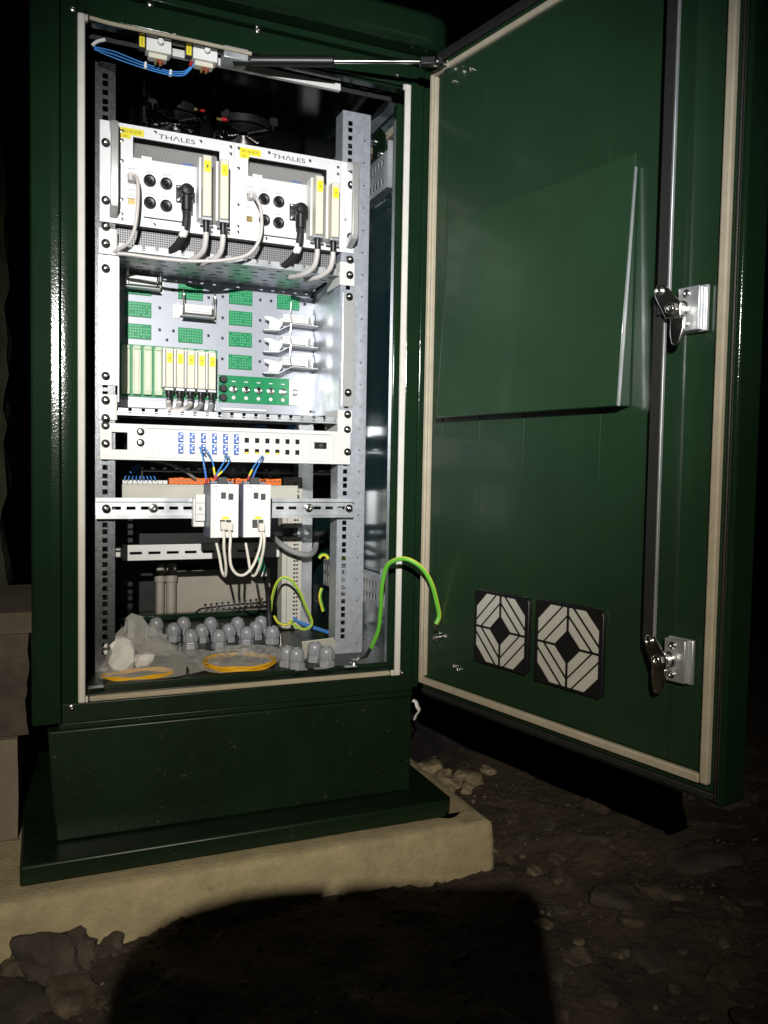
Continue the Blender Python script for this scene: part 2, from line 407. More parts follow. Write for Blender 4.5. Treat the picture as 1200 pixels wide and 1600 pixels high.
# inner returns of the frame
mb = MB(); mb.box(.578, .592, .031, .05, .012, SH-.02); mb.box(.594, .612, .0505, .066, .012, SH-.02); mb.box(.580, .593, .0505, .056, .012, SH-.02); part(mb, 'frame_return', GREEN, bevel=.004)
mb = MB(); mb.box(-.004, .012, .031, .06, .012, SH-.02); part(mb, 'frame_return', GREEN, bevel=.003)
# shell
mb = MB(); mb.box(-.066, -.05, .021, .80, -.03, 1.25); part(mb, 'side_panel', GREEN)
mb = MB(); mb.box(.641, .655, .031, .80, -.03, 1.2); part(mb, 'side_panel', GREEN)
mb = MB(); mb.box(-.024, -.018, .031, .765, .0, 1.18); part(mb, 'inner_wall', GREEN_WALL)
mb = MB(); mb.box(.613, .619, .0665, .765, .0, 1.18); part(mb, 'inner_wall', GREEN_WALL)
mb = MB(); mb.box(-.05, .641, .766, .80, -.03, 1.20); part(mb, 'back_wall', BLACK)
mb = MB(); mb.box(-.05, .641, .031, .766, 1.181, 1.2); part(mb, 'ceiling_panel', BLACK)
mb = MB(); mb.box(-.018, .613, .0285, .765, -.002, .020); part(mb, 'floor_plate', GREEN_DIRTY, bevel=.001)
mb = MB(); mb.box(.04, .60, .60, .63, .0205, .035); part(mb, 'rear_sill', GREEN, bevel=.003)
# roof canopy with rounded front corners
poly = [(-.10, .86), (-.10, -.02), (-.09, -.045), (-.07, -.055), (.60, -.055), (.635, -.048), (.652, -.03), (.66, -.0), (.66, .86)]
mb = MB(); mb.prism(poly, .062, Matrix.Translation((0, 0, 1.180))); part(mb, 'roof', GREEN, bevel=.012)
mb = MB(); mb.box(-.05, .63, -.012, .4, 1.1675, 1.1798); part(mb, 'roof_neck', GREEN, bevel=.002)
# plinth and foot
mb = MB(); mb.add([(-.047, .004, -.0465), (.6215, .004, -.0465), (.6215, .004, -.236), (-.034, .004, -.236), (-.047, .78, -.0465), (.6215, .78, -.0465), (.6215, .78, -.236), (-.034, .78, -.236)],
       [(0, 3, 2, 1), (4, 5, 6, 7), (0, 1, 5, 4), (3, 7, 6, 2), (0, 4, 7, 3), (1, 2, 6, 5)])
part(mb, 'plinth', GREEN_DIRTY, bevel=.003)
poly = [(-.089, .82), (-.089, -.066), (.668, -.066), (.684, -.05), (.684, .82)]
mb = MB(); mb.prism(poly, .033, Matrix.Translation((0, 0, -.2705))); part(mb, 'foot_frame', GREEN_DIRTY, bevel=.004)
# foam seal round the opening
mb = MB(); mb.box(.0003, .0118, -.0065, .0058, 0, SH); mb.box(.0118, .0165, -.0062, .0058, SH-.011, SH); mb.box(.0118, .0165, -.0062, .0058, 0, .011); part(mb, 'seal_strip', SEAL, bevel=.0025)
mb = MB(); mb.box(.5785, .5905, -.0065, -.0002, 0, SH); mb.box(.575, .5786, -.0062, -.0002, SH-.011, SH); mb.box(.571, .5786, -.0062, -.0002, 0, .011); part(mb, 'seal_strip', SEAL, bevel=.0025)
mb = MB(); mb.tube([(.0185, -.004, SH-.0045), (.05, -.003, SH-.0062), (.10, -.002, SH-.0055), (.2, -.002, SH-.0048), (.285, -.002, SH-.0052)], .0032, 8); part(mb, 'seal_strip', SEALT)
mb = MB(); mb.box(.0185, .570, -.004, .0038, .0005, .0098); part(mb, 'seal_strip', SEALT, bevel=.002)
# screws on the frame
def screw_mb(mb, p, n, r=.0052, h=.003, seg=16):
    p = Vector(p); n = Vector(n).normalized()
    mb.lathe(p, p+n, [(r*1.25, 0), (r*1.25, h*.3), (r, h*.32), (r*.95, h*.8), (r*.6, h), (r*.45, h), (r*.42, h*.45), (0, h*.45)], seg)
for px, py in ((112, 1105), (627, 1050), (403, 48), (620, 118), (114, 14), (235, 6)):
    mb = MB(); q = at(px, py, y=-.0008); screw_mb(mb, q, (0, -1, 0), .0042); part(mb, 'screw', STEEL)
# perforated mounting rails
HOLEZ = []; z = .323-.0127-.015875*18; pat = [.015875, .015875, .0127]; k = 0
while z < 1.10:
    HOLEZ.append(z); z += pat[k % 3]; k += 1
RZ0, RZ1 = .0205, 1.115
def rail(name, x0, x1, y, hx, holes_z, extra=None, sidedir=1, m=RAIL_SHADE, depth=.05, hs=.0046):
    holes = [(hx-hs, hx+hs, zz-hs, zz+hs) for zz in holes_z if RZ0+.02 < zz < RZ1-.02] + (extra or [])
    mb = MB(); mb.plate((x0, x1, RZ0, RZ1), holes, .002, FRONT(0, y+.002, 0))
    return mb
mb = rail('l', .0345, .0690, .123, .0515, HOLEZ); mb.box(.067, .069, .1255, .165, RZ0, RZ1)
mb.plate((.1255, .215, RZ0, RZ1), [(.14, .146, zz-.0035, zz+.0035) for zz in HOLEZ], .002, frame((.0345, 0, 0), Y, Z))
RAIL_L = part(mb, 'mounting_rail', RAIL_SHADE)
ex = [(.5455, .5485, zz-.0015, zz+.0015) for zz in HOLEZ[1::3]]
mb = rail('r', .5005, .5600, .123, .5165, HOLEZ, ex); mb.box(.5005, .5025, .1255, .165, RZ0, RZ1)
mb.plate((.1255, .20, RZ0, RZ1), [(.145, .152, zz-.0035, zz+.0035) for zz in HOLEZ], .002, frame((.558, 0, 0), Y, Z))
RAIL_R = part(mb, 'mounting_rail', RAILB)
mb = MB(); mb.box(.507, .543, .42, .422, RZ0, 1.1); mb.box(.507, .509, .4225, .46, RZ0, 1.1); part(mb, 'rear_post', ZINC)
mb = MB(); mb.plate((.05, .09, RZ0, 1.1), [(.066, .074, zz-.004, zz+.004) for zz in HOLEZ], .002, FRONT(0, .442, 0)); part(mb, 'rear_post', ZINC_D)
# rack screws: black cup washer with a bright head
def rack_screw(p, parent):
    mb = MB(); p = Vector(p)
    mb.lathe(p, p-Y, [(.0073, 0), (.0073, .002), (.0058, .0035), (.0052, .0028), (.0, .0028)], 18)
    mb.cur = 1; mb.lathe(p, p-Y, [(.0048, .0025), (.0047, .0055), (.0035, .0066), (.0018, .0068), (.0016, .0052), (0, .0052)], 14)
    return mb.build('rack_screw', [BLACK, CHROME], parent)
for px, py in ((165, 353), (165, 380), (164.5, 419), (165, 587), (165, 625), (165, 653), (165, 665), (164.5, 693), (162, 222), (161, 312)):
    q = at(px, py, y=.114); rack_screw((.0515, .1145 if abs(py-693) > 4 else .112, q.z), RAIL_L)
for px, py in ((545, 405), (544, 429), (544, 463), (541, 613), (540, 647), (540, 671), (539.5, 706), (545, 288), (543, 369)):
    q = at(px, py, y=.114); rack_screw((.5165, .1145 if abs(py-706) > 4 else .112, q.z), RAIL_R)
for xx, rl in ((.0515, RAIL_L), (.5165, RAIL_R)): rack_screw((xx, .0975, .3225), rl)
# perforated depth braces and corner gusset on the right-hand side
def brace(z0, z1, y0=.095, y1=.46, x=.588):
    hs = []
    for k in range(22):
        yy = y0+.02+k*.0165
        if yy+.006 > y1: break
        hs += [(yy, yy+.0105, z0+.010, z0+.024), (yy, yy+.0105, z1-.024, z1-.010)]
    mb = MB(); mb.plate((y0, y1, z0, z1), hs, .002, Matrix(((0, 0, -1, x), (1, 0, 0, 0), (0, 1, 0, 0), (0, 0, 0, 1))))
    mb.box(x-.002, x+.02, y0, y1, z0-.0015, z0); mb.box(x-.002, x+.02, y0, y1, z1, z1+.0015); mb.box(x-.002, x+.022, y0-.003, y0-.0005, z0, z1+.02)
    return part(mb, 'depth_brace', ZINC)
brace(.970, 1.040); brace(.118, .178)
mb = MB(); mb.box(.600, .6115, .09, .45, 1.078, 1.094); part(mb, 'seal_strip', SEALT)
mb = MB(); mb.box(.588, .611, .085, .5, 1.130, 1.142); part(mb, 'side_beam', ZINC_D, bevel=.002)
mb = MB(); mb.prism([(.13, 1.046), (.17, 1.046), (.20, 1.075), (.20, 1.105), (.16, 1.112), (.13, 1.085)], .003, Matrix(((0, 0, -1, .598), (1, 0, 0, 0), (0, 1, 0, 0), (0, 0, 0, 1))))
G = part(mb, 'corner_gusset', GREEN, bevel=.001)
for yy, zz in ((.155, 1.056), (.188, 1.092)):
    mb = MB(); screw_mb(mb, (.5948, yy, zz), (-1, 0, 0), .0055, .005); part(mb, 'bolt', CHROME, G)
# rear mounting plate, slotted strip
mb = MB(); mb.box(.215, .515, .700, .703, .0205, .130); part(mb, 'mounting_plate', PLATE)
for xx, rr in ((.222, .011), (.250, .013)):
    mb = MB(); mb.tube([(xx, .68, .0205), (xx, .68, .09), (xx, .68, .152)], rr, 12); mb.lathe((xx, .68, .105), (xx, .68, .125), [(rr, 0), (rr+.003, .002), (rr+.003, .018), (rr, .02)], 14); part(mb, 'conduit', PLATE)
mb = MB(); hs = [(.121+k*.0395, .147+k*.0395, .2065, .2125) for k in range(8)]
mb.plate((.107, .457, .1935, .2275), hs, .002, FRONT(0, .402, 0)); mb.box(.107, .457, .4025, .42, .2255, .2275); mb.box(.092, .1068, .395, .44, .20, .22); part(mb, 'slotted_strip', GREYP)
# bottom slotted lugs at the sill
for px, py in ((150, 1073), (470, 1046), (500, 1044), (547, 1041)):
    q = at(px, py, z=.0215); mb = MB(); mb.plate((-.012, .012, -.006, .006), [(-.006, .004, -.002, .002)], .0015, frame((q.x, q.y, .0206), X, Y)); part(mb, 'slotted_lug', ZINC)
# light coloured top rail carrying the switches
mb = MB(); mb.box(.10, .466, .0405, .0500, 1.1115, 1.1245); part(mb, 'switch_rail', GREYP, bevel=.001)
mb = MB(); mb.plate((.02, .575, 1.118, 1.140), [(.03+k*.03, .045+k*.03, 1.125, 1.132) for k in range(18)], .002, FRONT(0, .056, 0)); part(mb, 'slotted_rail', BLACKM)

# ------------------------------------------------------------------ the open door (local frame: t along width, n towards the inside of the door, z)
HX, HY, DANG = .6128, -.0515, math.radians(-77.30)
c_, s_ = math.cos(DANG), math.sin(DANG)
DM = Matrix(((c_, s_, 0, HX), (s_, -c_, 0, HY), (0, 0, 1, 0), (0, 0, 0, 1)))     # columns: t, n, z
def dat(px, py, n=0.):
    d = fw+rt*((px-600)/F)-up*((py-800)/F); nn = Vector((s_, -c_, 0)); h = Vector((HX, HY, 0))+nn*n
    p = CAM+d*((h-CAM).dot(nn)/d.dot(nn)); q = p-h
    return q.x*c_+q.y*s_, q.z
mb = MB(DM); mb.box(-.004, .631, -.047, -.0205, -.0255, 1.166)
DOOR = part(mb, 'door', GREEN_DOOR, bevel=.004)
mb = MB(DM); mb.box(.0, .617, -.0203, -.0045, -.014, 1.148); part(mb, 'inner_pan', GREEN_DOOR, DOOR, bevel=.002)
mb = MB(DM); mb.box(.6175, .6215, -.020, .0005, -.0240, 1.155); part(mb, 'door_rim', BLACKM, DOOR, bevel=.002)
mb = MB(DM); mb.box(.6222, .6330, -.049, .003, -.027, 1.168); part(mb, 'door_rim', GREEN, DOOR, bevel=.004)
mb = MB(DM); mb.box(0, .6215, -.020, -.002, -.0245, -.0145); mb.box(0, .6215, -.020, -.008, -.030, -.0250); part(mb, 'door_rim', BLACKM, DOOR, bevel=.002)
mb = MB(DM); mb.box(0, .6170, -.020, -.002, 1.1485, 1.160); mb.box(0, .6215, -.020, -.008, 1.161, 1.171); part(mb, 'door_rim', BLACKM, DOOR, bevel=.002)
# stiffened centre panel with a rounded fold near the lock side
prof = [(.020, -.0045), (.021, .0), (.533, .0), (.545, .0003), (.549, .0012), (.553, .0022), (.558, .0024), (.564, .0016), (.570, .0006), (.577, .0003), (.585, .0), (.596, .0), (.597, -.0045)]
zs = [.012, 1.122]; vs = []; fs = []
for zz in zs: vs += [(t, n, zz) for t, n in prof]
m_ = len(prof); fs = [(i, i+1, m_+i+1, m_+i) for i in range(m_-1)]; vs += [(prof[0][0], -.0045, zz) for zz in zs]
mb = MB(DM); mb.add(vs, fs); 
for t in (.048, .150, .256, .413): mb.box(t, t+.0016, .0, .0012, .02, 1.115)
part(mb, 'inner_panel', GREEN_DOOR, DOOR, ang=60)
mb = MB(DM); mb.box(.0005, .0095, -.004, .007, 0, SH+.004); mb.box(.0125, .0165, -.004, .006, .012, SH-.006); part(mb, 'door_seal', SEALT, DOOR, bevel=.0025)
mb = MB(DM); mb.box(.600, .612, -.004, .007, -.003, SH+.004); part(mb, 'door_seal', SEALT, DOOR, bevel=.0025)
mb = MB(DM); mb.box(.0, .5995, -.004, .0066, -.004, .0085); part(mb, 'door_seal', SEALT, DOOR, bevel=.0025)
mb = MB(DM); mb.box(.0, .5995, -.004, .0066, SH-.005, SH+.006); part(mb, 'door_seal', SEALT, DOOR, bevel=.0025)
# document pocket: wedge, thicker at the bottom
mb = MB(DM); a, b, z0, z1 = .062, .467, .4955, .848
mb.add([(a, .0008, z0), (b, .0008, z0), (b, .0008, z1), (a, .0008, z1), (a, .026, z0), (b, .030, z0), (b, .006, z1), (a, .005, z1)], [(0, 3, 2, 1), (4, 5, 6, 7), (0, 1, 5, 4), (1, 2, 6, 5), (2, 3, 7, 6), (3, 0, 4, 7)])
PK = part(mb, 'document_pocket', GREEN_POCKET_LIT, DOOR, bevel=.002)
mb = MB(DM); mb.add([(b+.0003, .0245, z0), (b+.0014, .0245, z0), (b+.0014, .0035, z1-.02), (b+.0003, .0035, z1-.02), (b+.0003, .0302, z0), (b+.0014, .0302, z0), (b+.0014, .0080, z1-.02), (b+.0003, .0080, z1-.02)], [(0, 3, 2, 1), (4, 5, 6, 7), (0, 1, 5, 4), (1, 2, 6, 5), (2, 3, 7, 6), (3, 0, 4, 7)]); part(mb, 'edge_highlight', ZINC, PK)  # pale strip standing in for the reflection on the pocket's side
# ventilation grilles
def grille(tc, zc, h=.0635):
    M = DM @ Matrix(((1, 0, 0, tc), (0, 0, 1, 0), (0, 1, 0, zc), (0, 0, 0, 1)))   # (t, z, n)
    c = .010; poly = [(-h+c, -h), (h-c, -h), (h-.003, -h+.003), (h, -h+c), (h, h-c), (h-.003, h-.003), (h-c, h), (-h+c, h), (-h+.003, h-.003), (-h, h-c), (-h, -h+c), (-h+.003, -h+.003)]
    mb = MB(M); mb.prism(poly, .0075, M)
    g = part(mb, 'ventilation_grille', BLACK, DOOR, bevel=.0015)
    mb = MB(M)
    def clip(P, f):
        out = []
        for i in range(len(P)):
            A, B = P[i], P[(i+1) % len(P)]; fa, fb = f(A), f(B)
            if fa >= 0: out.append(A)
            if fa*fb < 0: w = fa/(fa-fb); out.append((A[0]+(B[0]-A[0])*w, A[1]+(B[1]-A[1])*w))
        return out
    H = h*.925; g0 = .0016
    def bands(mb, rng, n0, n1, g0):
        for su in (1, -1):
            for sv in (1, -1):
                for lo, hi in rng:
                    P = [(g0, g0), (H, g0), (H, H), (g0, H)]
                    P = clip(P, lambda p: p[0]+p[1]-lo*H); P = clip(P, lambda p: hi*H-p[0]-p[1])
                    if len(P) < 3: continue
                    Q = [(su*p[0], sv*p[1]) for p in P]
                    if su*sv < 0: Q = Q[::-1]
                    m = len(Q); mb.add([(p[0], p[1], n1) for p in Q]+[(p[0], p[1], n0) for p in Q], [tuple(range(m))]+[(k, m+k, m+(k+1) % m, (k+1) % m) for k in range(m)])
    mb = MB(M); bands(mb, ((0, .43), (.775, .825), (1.155, 1.205), (1.57, 2.)), .0076, .0100, g0)
    mb.box(-g0, g0, -H, H, .0076, .0101); mb.box(-H, -g0, -g0, g0, .0076, .0101); mb.box(g0, H, -g0, g0, .0076, .0101)
    mb.plate((-h+.002, h-.002, -h+.002, h-.002), [(-H, H, -H, H)], .0030, M @ Matrix.Translation((0, 0, .0076)))
    part(mb, 'louvre', BLACK, g, smooth=False)
    mb = MB(M); bands(mb, ((.42, .785), (.815, 1.165), (1.195, 1.58)), .0076, .0084, .0015)
    part(mb, 'filter_cloth', FILT, g, smooth=False)
    mb = MB(M); mb.box(h-.014, h-.004, h, h+.002, .004, .012); part(mb, 'clip', CHROME, g)
grille(.2235, .1345); grille(.3715, .1345, .0665)
# lock rods, latches
for t0, n0, z0, z1 in ((.5165, .017, .172, .648), (.5255, .0225, .612, 1.118)):
    mb = MB(DM); mb.box(t0, t0+.0165, n0, n0+.005, z0, z1); rd = part(mb, 'lock_rod', BLACKM, DOOR, bevel=.001)
    mb = MB(DM); mb.box(t0+.0167, t0+.0187, n0, n0+.005, z0, z1); part(mb, 'lit_edge', ZINC, rd, bevel=.0004)  # bright strip puts the lit side of the rod into colour
def latch(tc, zc, pin, dz):
    """plated cam latch: base plate, boss, cam with link to the rod, hanging lever"""
    mb = MB(DM); mb.box(tc-.019, tc+.019, .003, .009, zc-.030, zc+.030); mb.box(tc-.019, tc+.013, .009, .0175, zc-.0285, zc+.0285)
    L = part(mb, 'latch', ZINC, DOOR, bevel=.0015)
    D3 = DM.to_3x3(); P = lambda t, n, z: DM @ Vector((t, n, z)); nv = D3 @ Vector((0, 1, 0))
    for q in (-.019, .020):
        mb = MB(); screw_mb(mb, P(tc-.006, .0178, zc+q), nv, .0042, .003); part(mb, 'screw', CHROME, L)
    ts, zp = tc-.016, zc
    mb = MB(); mb.lathe(P(ts+.004, .0178, zp), P(ts+.004, 1, zp), [(.0125, 0), (.0115, .003), (.0095, .0035), (.0095, .009), (.0095, .0125)], 20)
    mb.lathe(P(ts, .0345, zp), P(ts, 1, zp), [(.0085, 0), (.0085, .003), (.0065, .006), (.003, .0062), (.0025, .004), (0, .004)], 6); part(mb, 'spindle', CHROME, L, bevel=.0006)
    M = lambda n: DM @ Matrix(((1, 0, 0, 0), (0, 0, 1, n), (0, 1, 0, 0), (0, 0, 0, 1)))
    pt, pz = pin
    mb = MB(); mb.prism([(ts-.009, zp-.012), (ts+.012, zp-.010), (ts+.013, zp+.006), (ts+.006, zp+.013), (pt+.008, pz+.007), (pt-.004, pz+.008), (pt-.008, pz), (pt-.006, pz-.008)], .0035, M(.0305)); part(mb, 'cam', CHROME, L, bevel=.0008)
    w = .0095; t0 = ts+dz
    mb = MB(); mb.prism([(t0-w, zp-.011), (t0+w+.002, zp-.011), (t0+w+.002, zp-.026), (t0+w-.004, zp-.044), (t0+w-.010, zp-.047), (t0-w+.003, zp-.045), (t0-w, zp-.030)], .0050, M(.0250)); part(mb, 'lever', CHROME, L, bevel=.0016)
    mb = MB(); screw_mb(mb, P(pt, .0342, pz), nv, .0052, .004); part(mb, 'pivot_bolt', CHROME, L)
latch(.5695, .616, (.5335, .642), .004); latch(.5675, .1535, (.5365, .1765), -.003)
for px, py in ((711, 1041), (685, 990), (717, 1046), (710, 127), (737, 108)):
    t, zz = dat(px, py, .001); mb = MB(); screw_mb(mb, DM @ Vector((t, .0008, zz)), DM.to_3x3() @ Vector((0, 1, 0)), .004, .004); part(mb, 'bolt', CHROME, DOOR)

# ------------------------------------------------------------------ gas strut holding the door
A = at(375, 95, y=.012); B = DM @ Vector((.045, .028, 1.128))
ST = thing('gas_strut', A, 'black gas strut with a bright rod holding the cabinet door open', 'strut')
d = (B-A).normalized(); ln = (B-A).length; mid = A+d*ln*.46
mb = MB(); mb.cyl(A+d*.02, mid, .0095, n=20); mb.lathe(mid, mid+d, [(.0095, 0), (.0098, .002), (.0085, .006), (.004, .0062)], 20); mb.build('cylinder', BLACK, ST)
mb = MB(); mb.cyl(mid, B-d*.012, .0040, n=14); mb.build('piston_rod', CHROME, ST)
mb = MB(); mb.box(-.012, .03, -.006, .006, -.007, .007, frame(A, d, Z-d*d.z)); mb.build('end_fitting', BLACK, ST, .002)
mb = MB(); q = DM @ Vector((.045, .0, 1.128)); mb.lathe(q, B, [(.010, 0), (.010, .004), (.005, .005), (.005, .024), (.008, .026), (.008, .034), (0, .036)], 16); mb.build('ball_stud', CHROME, ST)
mb = MB(); mb.box(-.03, .012, -.007, .007, -.007, .007, frame(B, d, Z-d*d.z)); mb.build('end_fitting', BLACK, ST, .002)
mb = MB(); mb.box(A.x-.03, A.x+.012, .0, .035, A.z-.004, A.z+.016); mb.build('fixing_bracket', ZINC, ST, .001)

# ------------------------------------------------------------------ twin module unit at the top of the rack
PY = .118
RU = thing('rack_unit', (.2835, .30, .832), 'light grey rack unit with two lettered modules at the top of the rack', 'rack unit')
P0, P1 = .835, 1.0125
holes = [(.0985, .2545, .9555, .992), (.3090, .4665, .9550, .991), (.0885, .1045, .869, .884), (.3045, .3205, .866, .8815), (.0885, .1045, .909, .924), (.3045, .3205, .909, .924), (.2565, .2585, .842, .850), (.118, .19, .8505, .8535), (.338, .41, .8465, .8495)]
mb = MB(); mb.plate((.042, .525, P0, P1), holes, .003, FRONT(0, PY+.003, 0)); mb.build('front_panel', ALU, RU)
mb = MB(); mb.box(.075, .5025, .1275, .1290, P0+.006, P1-.06) ; mb.build('port_backing', GREYP, RU)
mb = MB(); mb.box(.062, .064, .1215, .50, P0+.003, P1-.002); mb.box(.503, .505, .1215, .50, P0+.003, P1-.002); mb.box(.0645, .5025, .1240, .50, P1-.005, P1-.003); mb.box(.0645, .5025, .46, .4615, P0+.008, P1-.006); mb.build('case', ALU, RU)
mb = MB(); mb.box(.0645, .5025, .1295, .50, P0+.003, P0+.0045); mb.build('vented_base', PERF, RU)
mb = MB(); mb.box(.0710, .4995, .150, .1515, .7965, P0+.002); mb.build('intake_grille', PERF, RU)
# module window interiors: sloping fine mesh
for x0, x1 in ((.0975, .2555), (.308, .4675)):
    mb = MB(); mb.box(-.001, x1-x0, 0, .052, -.001, 0, frame((x0, .123, .9545), X, Vector((0, .6, .8)))); 
    w = mb.build('mesh_screen', MESH, RU)
for x0, z0 in ((.113, .9565), (.318, .956)):
    mb = MB(); mb.box(x0, x0+.019, .119, .125, z0-.003, z0+.005); mb.build('tab', WHITE, RU, .0005)
for x0, z0 in ((.188, .959), (.396, .9585)):
    mb = MB(); mb.box(x0, x0+.02, .128, .14, z0-.004, z0+.0045); mb.build('blue_part', BLUEA, RU, .0005)
for xx in (.2812, .0745, .4945):
    mb = MB(); mb.box(xx, xx+.0008, PY-.0004, PY+.001, P0+.001, P1-.001); mb.build('module_joint', INKG, RU)
# D handles
prof = [(0, .016), (.006, .0), (.036, .010), (.0405, .022), (.0405, .146), (.036, .158), (.006, .168), (0, .152), (.004, .152), (.032, .146), (.0345, .140), (.0345, .028), (.032, .022), (.004, .016)]
for xc in (.0640, .5135):
    mb = MB(); mb.prism([(-a, b) for a, b in prof][::-1], .013, Matrix(((0, 0, 1, xc-.0065), (1, 0, 0, PY-.0002), (0, 1, 0, .843), (0, 0, 0, 1)))); mb.build('handle', ALU_B, RU, .0012)
mb = MB(); mb.box(.4965, .5165, PY-.0004, PY-.0001, .892, .940); mb.build('sticker', WHITE, RU)
mb = MB(); mb.box(.503, .510, PY-.0007, PY-.0005, .896, .903); [mb.box(.501+k*.0028, .5018+k*.0028, PY-.0007, PY-.0005, .906, .930) for k in range(4)]; mb.build('sticker_print', INKG, RU)
for x0, tx, txt, za, zb in ((.0765, .143, '10.110.10.70', .994, 1.006), (.2925, .3555, '10.110.10.71', .994, 1.006)):
    mb = MB(); mb.box(x0, x0+.041, PY-.0004, PY-.0001, za, zb); mb.box(x0, x0+.018, PY-.0004, PY-.0001, za-.007, za); lb = mb.build('address_label', YEL, RU)
    text(txt, 'lettering', (x0+.004, PY-.0005, za+.0035), X, Z, .032, .0048, INK, lb)
    text('01', 'lettering', (x0+.006, PY-.0005, za-.0052), X, Z, .005, .0038, INK, lb)
    text('TH\u039bLES', 'lettering', (tx, PY-.0002, .9965), X, Z, .066, .0085, INK, RU)
# small screws of both modules
SCR = [(.0795, .9985), (.0795, .982), (.0795, .946), (.0795, .878), (.0795, .852), (.0795, .843), (.137, 1.006), (.219, 1.0035), (.275, 1.003), (.275, .990), (.136, .8405), (.24, .8405), (.272, .858), (.272, .842),
       (.290, 1.003), (.290, .966), (.290, .898), (.290, .858), (.290, .847), (.349, 1.0045), (.431, 1.0025), (.4895, .999), (.4895, .986), (.4895, .95), (.345, .842), (.452, .8405)]
for xx, zz in SCR:
    mb = MB(); mb.lathe((xx, PY-.0002, zz), (xx, -1, zz), [(.0030, 0), (.0030, .0012), (.0015, .0015), (.0012, .0006), (0, .0006)], 10); mb.build('module_screw', STEEL, RU)
# round sockets
for xx, zz in ((.1275, .918), (.157, .917), (.128, .8785), (.157, .877), (.340, .9155), (.369, .9145), (.341, .876), (.369, .8745)):
    mb = MB(); mb.lathe((xx, PY-.0001, zz), (xx, -1, zz), [(.0108, 0), (.0108, .004), (.0098, .006), (.0086, .0065), (.0082, .004), (.004, .003), (.0035, .007), (.0018, .0085), (0, .0085)], 24); mb.build('round_socket', BLACK, RU)
# network ports with bezel
for xx, zz in ((.0965, .9165), (.0965, .8765), (.3125, .9165), (.3125, .8738)):
    mb = MB(); mb.lathe((xx, PY-.0001, zz), (xx, -1, zz), [(.0125, 0), (.0125, .0015), (.0105, .002), (.0098, .001)], 24); mb.plate((-.0085, .0085, -.0085, .0085), [(-.006, .006, -.005, .006)], .002, FRONT(xx, PY+.0015, zz)); mb.build('network_port', WHITE, RU)
    mb = MB(); mb.box(xx-.006, xx+.006, PY+.0035, PY+.0050, zz-.005, zz+.006); mb.build('port_contacts', BRASS, RU)
# faint silk-screen captions over the sockets
mb = MB()
for xx, zz in ((.0965, .934), (.1275, .933), (.157, .932), (.1275, .8935), (.157, .892), (.0965, .8965), (.3125, .934), (.340, .931), (.369, .930), (.341, .891), (.369, .8895), (.3125, .8945)):
    for k in range(4): mb.box(xx-.0065+k*.0034, xx-.0065+k*.0034+.0022, PY-.0003, PY-.0001, zz, zz+.0022)
mb.build('caption', INKG, RU)

# ------------------------------------------------------------------ angled black power plugs
def elbow_plug(xx, zz, label, endpx):
    o = thing('power_plug', (xx, PY-.001, zz), label, 'plug', 'angled power plugs in the twin rack unit')
    mb = MB(); mb.box(xx-.0155, xx+.0155, PY-.007, PY-.0005, zz-.0155, zz+.0155); mb.build('flange', BLACK, o, .002)
    mb = MB()
    for a in (-.012, .012):
        for b in (-.012, .012): screw_mb(mb, (xx+a, PY-.0072, zz+b), (0, -1, 0), .0022, .002, 10)
    mb.build('flange_screw', CHROME, o)
    mb = MB(); mb.lathe((xx, PY-.007, zz), (xx, -1, zz), [(.0145, 0), (.0145, .012), (.012, .017), (.012, .026), (.009, .031), (0, .032)], 20); mb.box(xx-.010, xx+.0125, PY-.034, PY-.016, zz-.013, zz+.006)
    mb.cyl((xx, PY-.026, zz-.006), (xx, PY-.026, zz-.036), .0105, .0095); mb.build('elbow', BLACK, o, .001)
    mb = MB(); pts = [(xx, PY-.026, zz-.034), (xx-.001, PY-.027, zz-.052), (xx-.004, PY-.022, zz-.075), (xx-.012, PY-.008, zz-.092), (xx-.024, PY+.01, zz-.104)]
    mb.tube(pts, .0068, 12); mb.build('cable', RUBBER, o)
    mb = MB(); mb.tube([Vector(pts[1]).lerp(Vector(pts[2]), .55), Vector(pts[2]), Vector(pts[2]).lerp(Vector(pts[3]), .3)], .0074, 12); mb.build('cable_sleeve', WHITE, o)
elbow_plug(.190, .9015, 'black angled power plug in the left module of the top rack unit', 0)
elbow_plug(.406, .898, 'black angled power plug in the right module of the top rack unit', 0)

# ------------------------------------------------------------------ tall multi-pin connector hoods
def hood(xc, zb, zt, yf, yb, label, group, w=.0155, digits='', cable='down', gm=CREAM, loc_y=None, bendx=-.02):
    o = thing('cable_connector', (xc, yb, zb), label, 'connector', group)
    mb = MB(); h = w/2
    mb.box(xc-h, xc+h, yf, yb-.012, zb, zt); mb.build('hood', gm, o, .0018)
    mb = MB(); mb.box(xc-h-.0035, xc+h-.002, yb-.030, yb-.0005, zb+.002, zt+.003); mb.build('shell', GREYP, o, .001)
    mb = MB(); mb.box(xc-h+.002, xc+h-.002, yf-.0004, yf-.0001, zt-.030, zt-.010); st = mb.build('number_sticker', YEL, o)
    if digits: text(digits, 'lettering', (xc-.0016*len(digits), yf-.0006, zt-.0225), X, Z, .0028*len(digits), .0045, INK, st)
    mb = MB(); mb.box(xc-h-.001, xc+h+.001, yf+.002, yb-.020, zb-.006, zb-.0008); mb.build('clamp', ZINC, o, .0008)
    mb = MB(); yc = yf+.012; mb.lathe((xc, yc, zb-.006), (xc, yc, -1), [(.0062, 0), (.0062, .010), (.0055, .012), (.0055, .020), (0, .020)], 14); mb.build('boot', BLACK, o)
    return o, Vector((xc, yc, zb-.025))
UP = 'connectors plugged into the top rack unit'
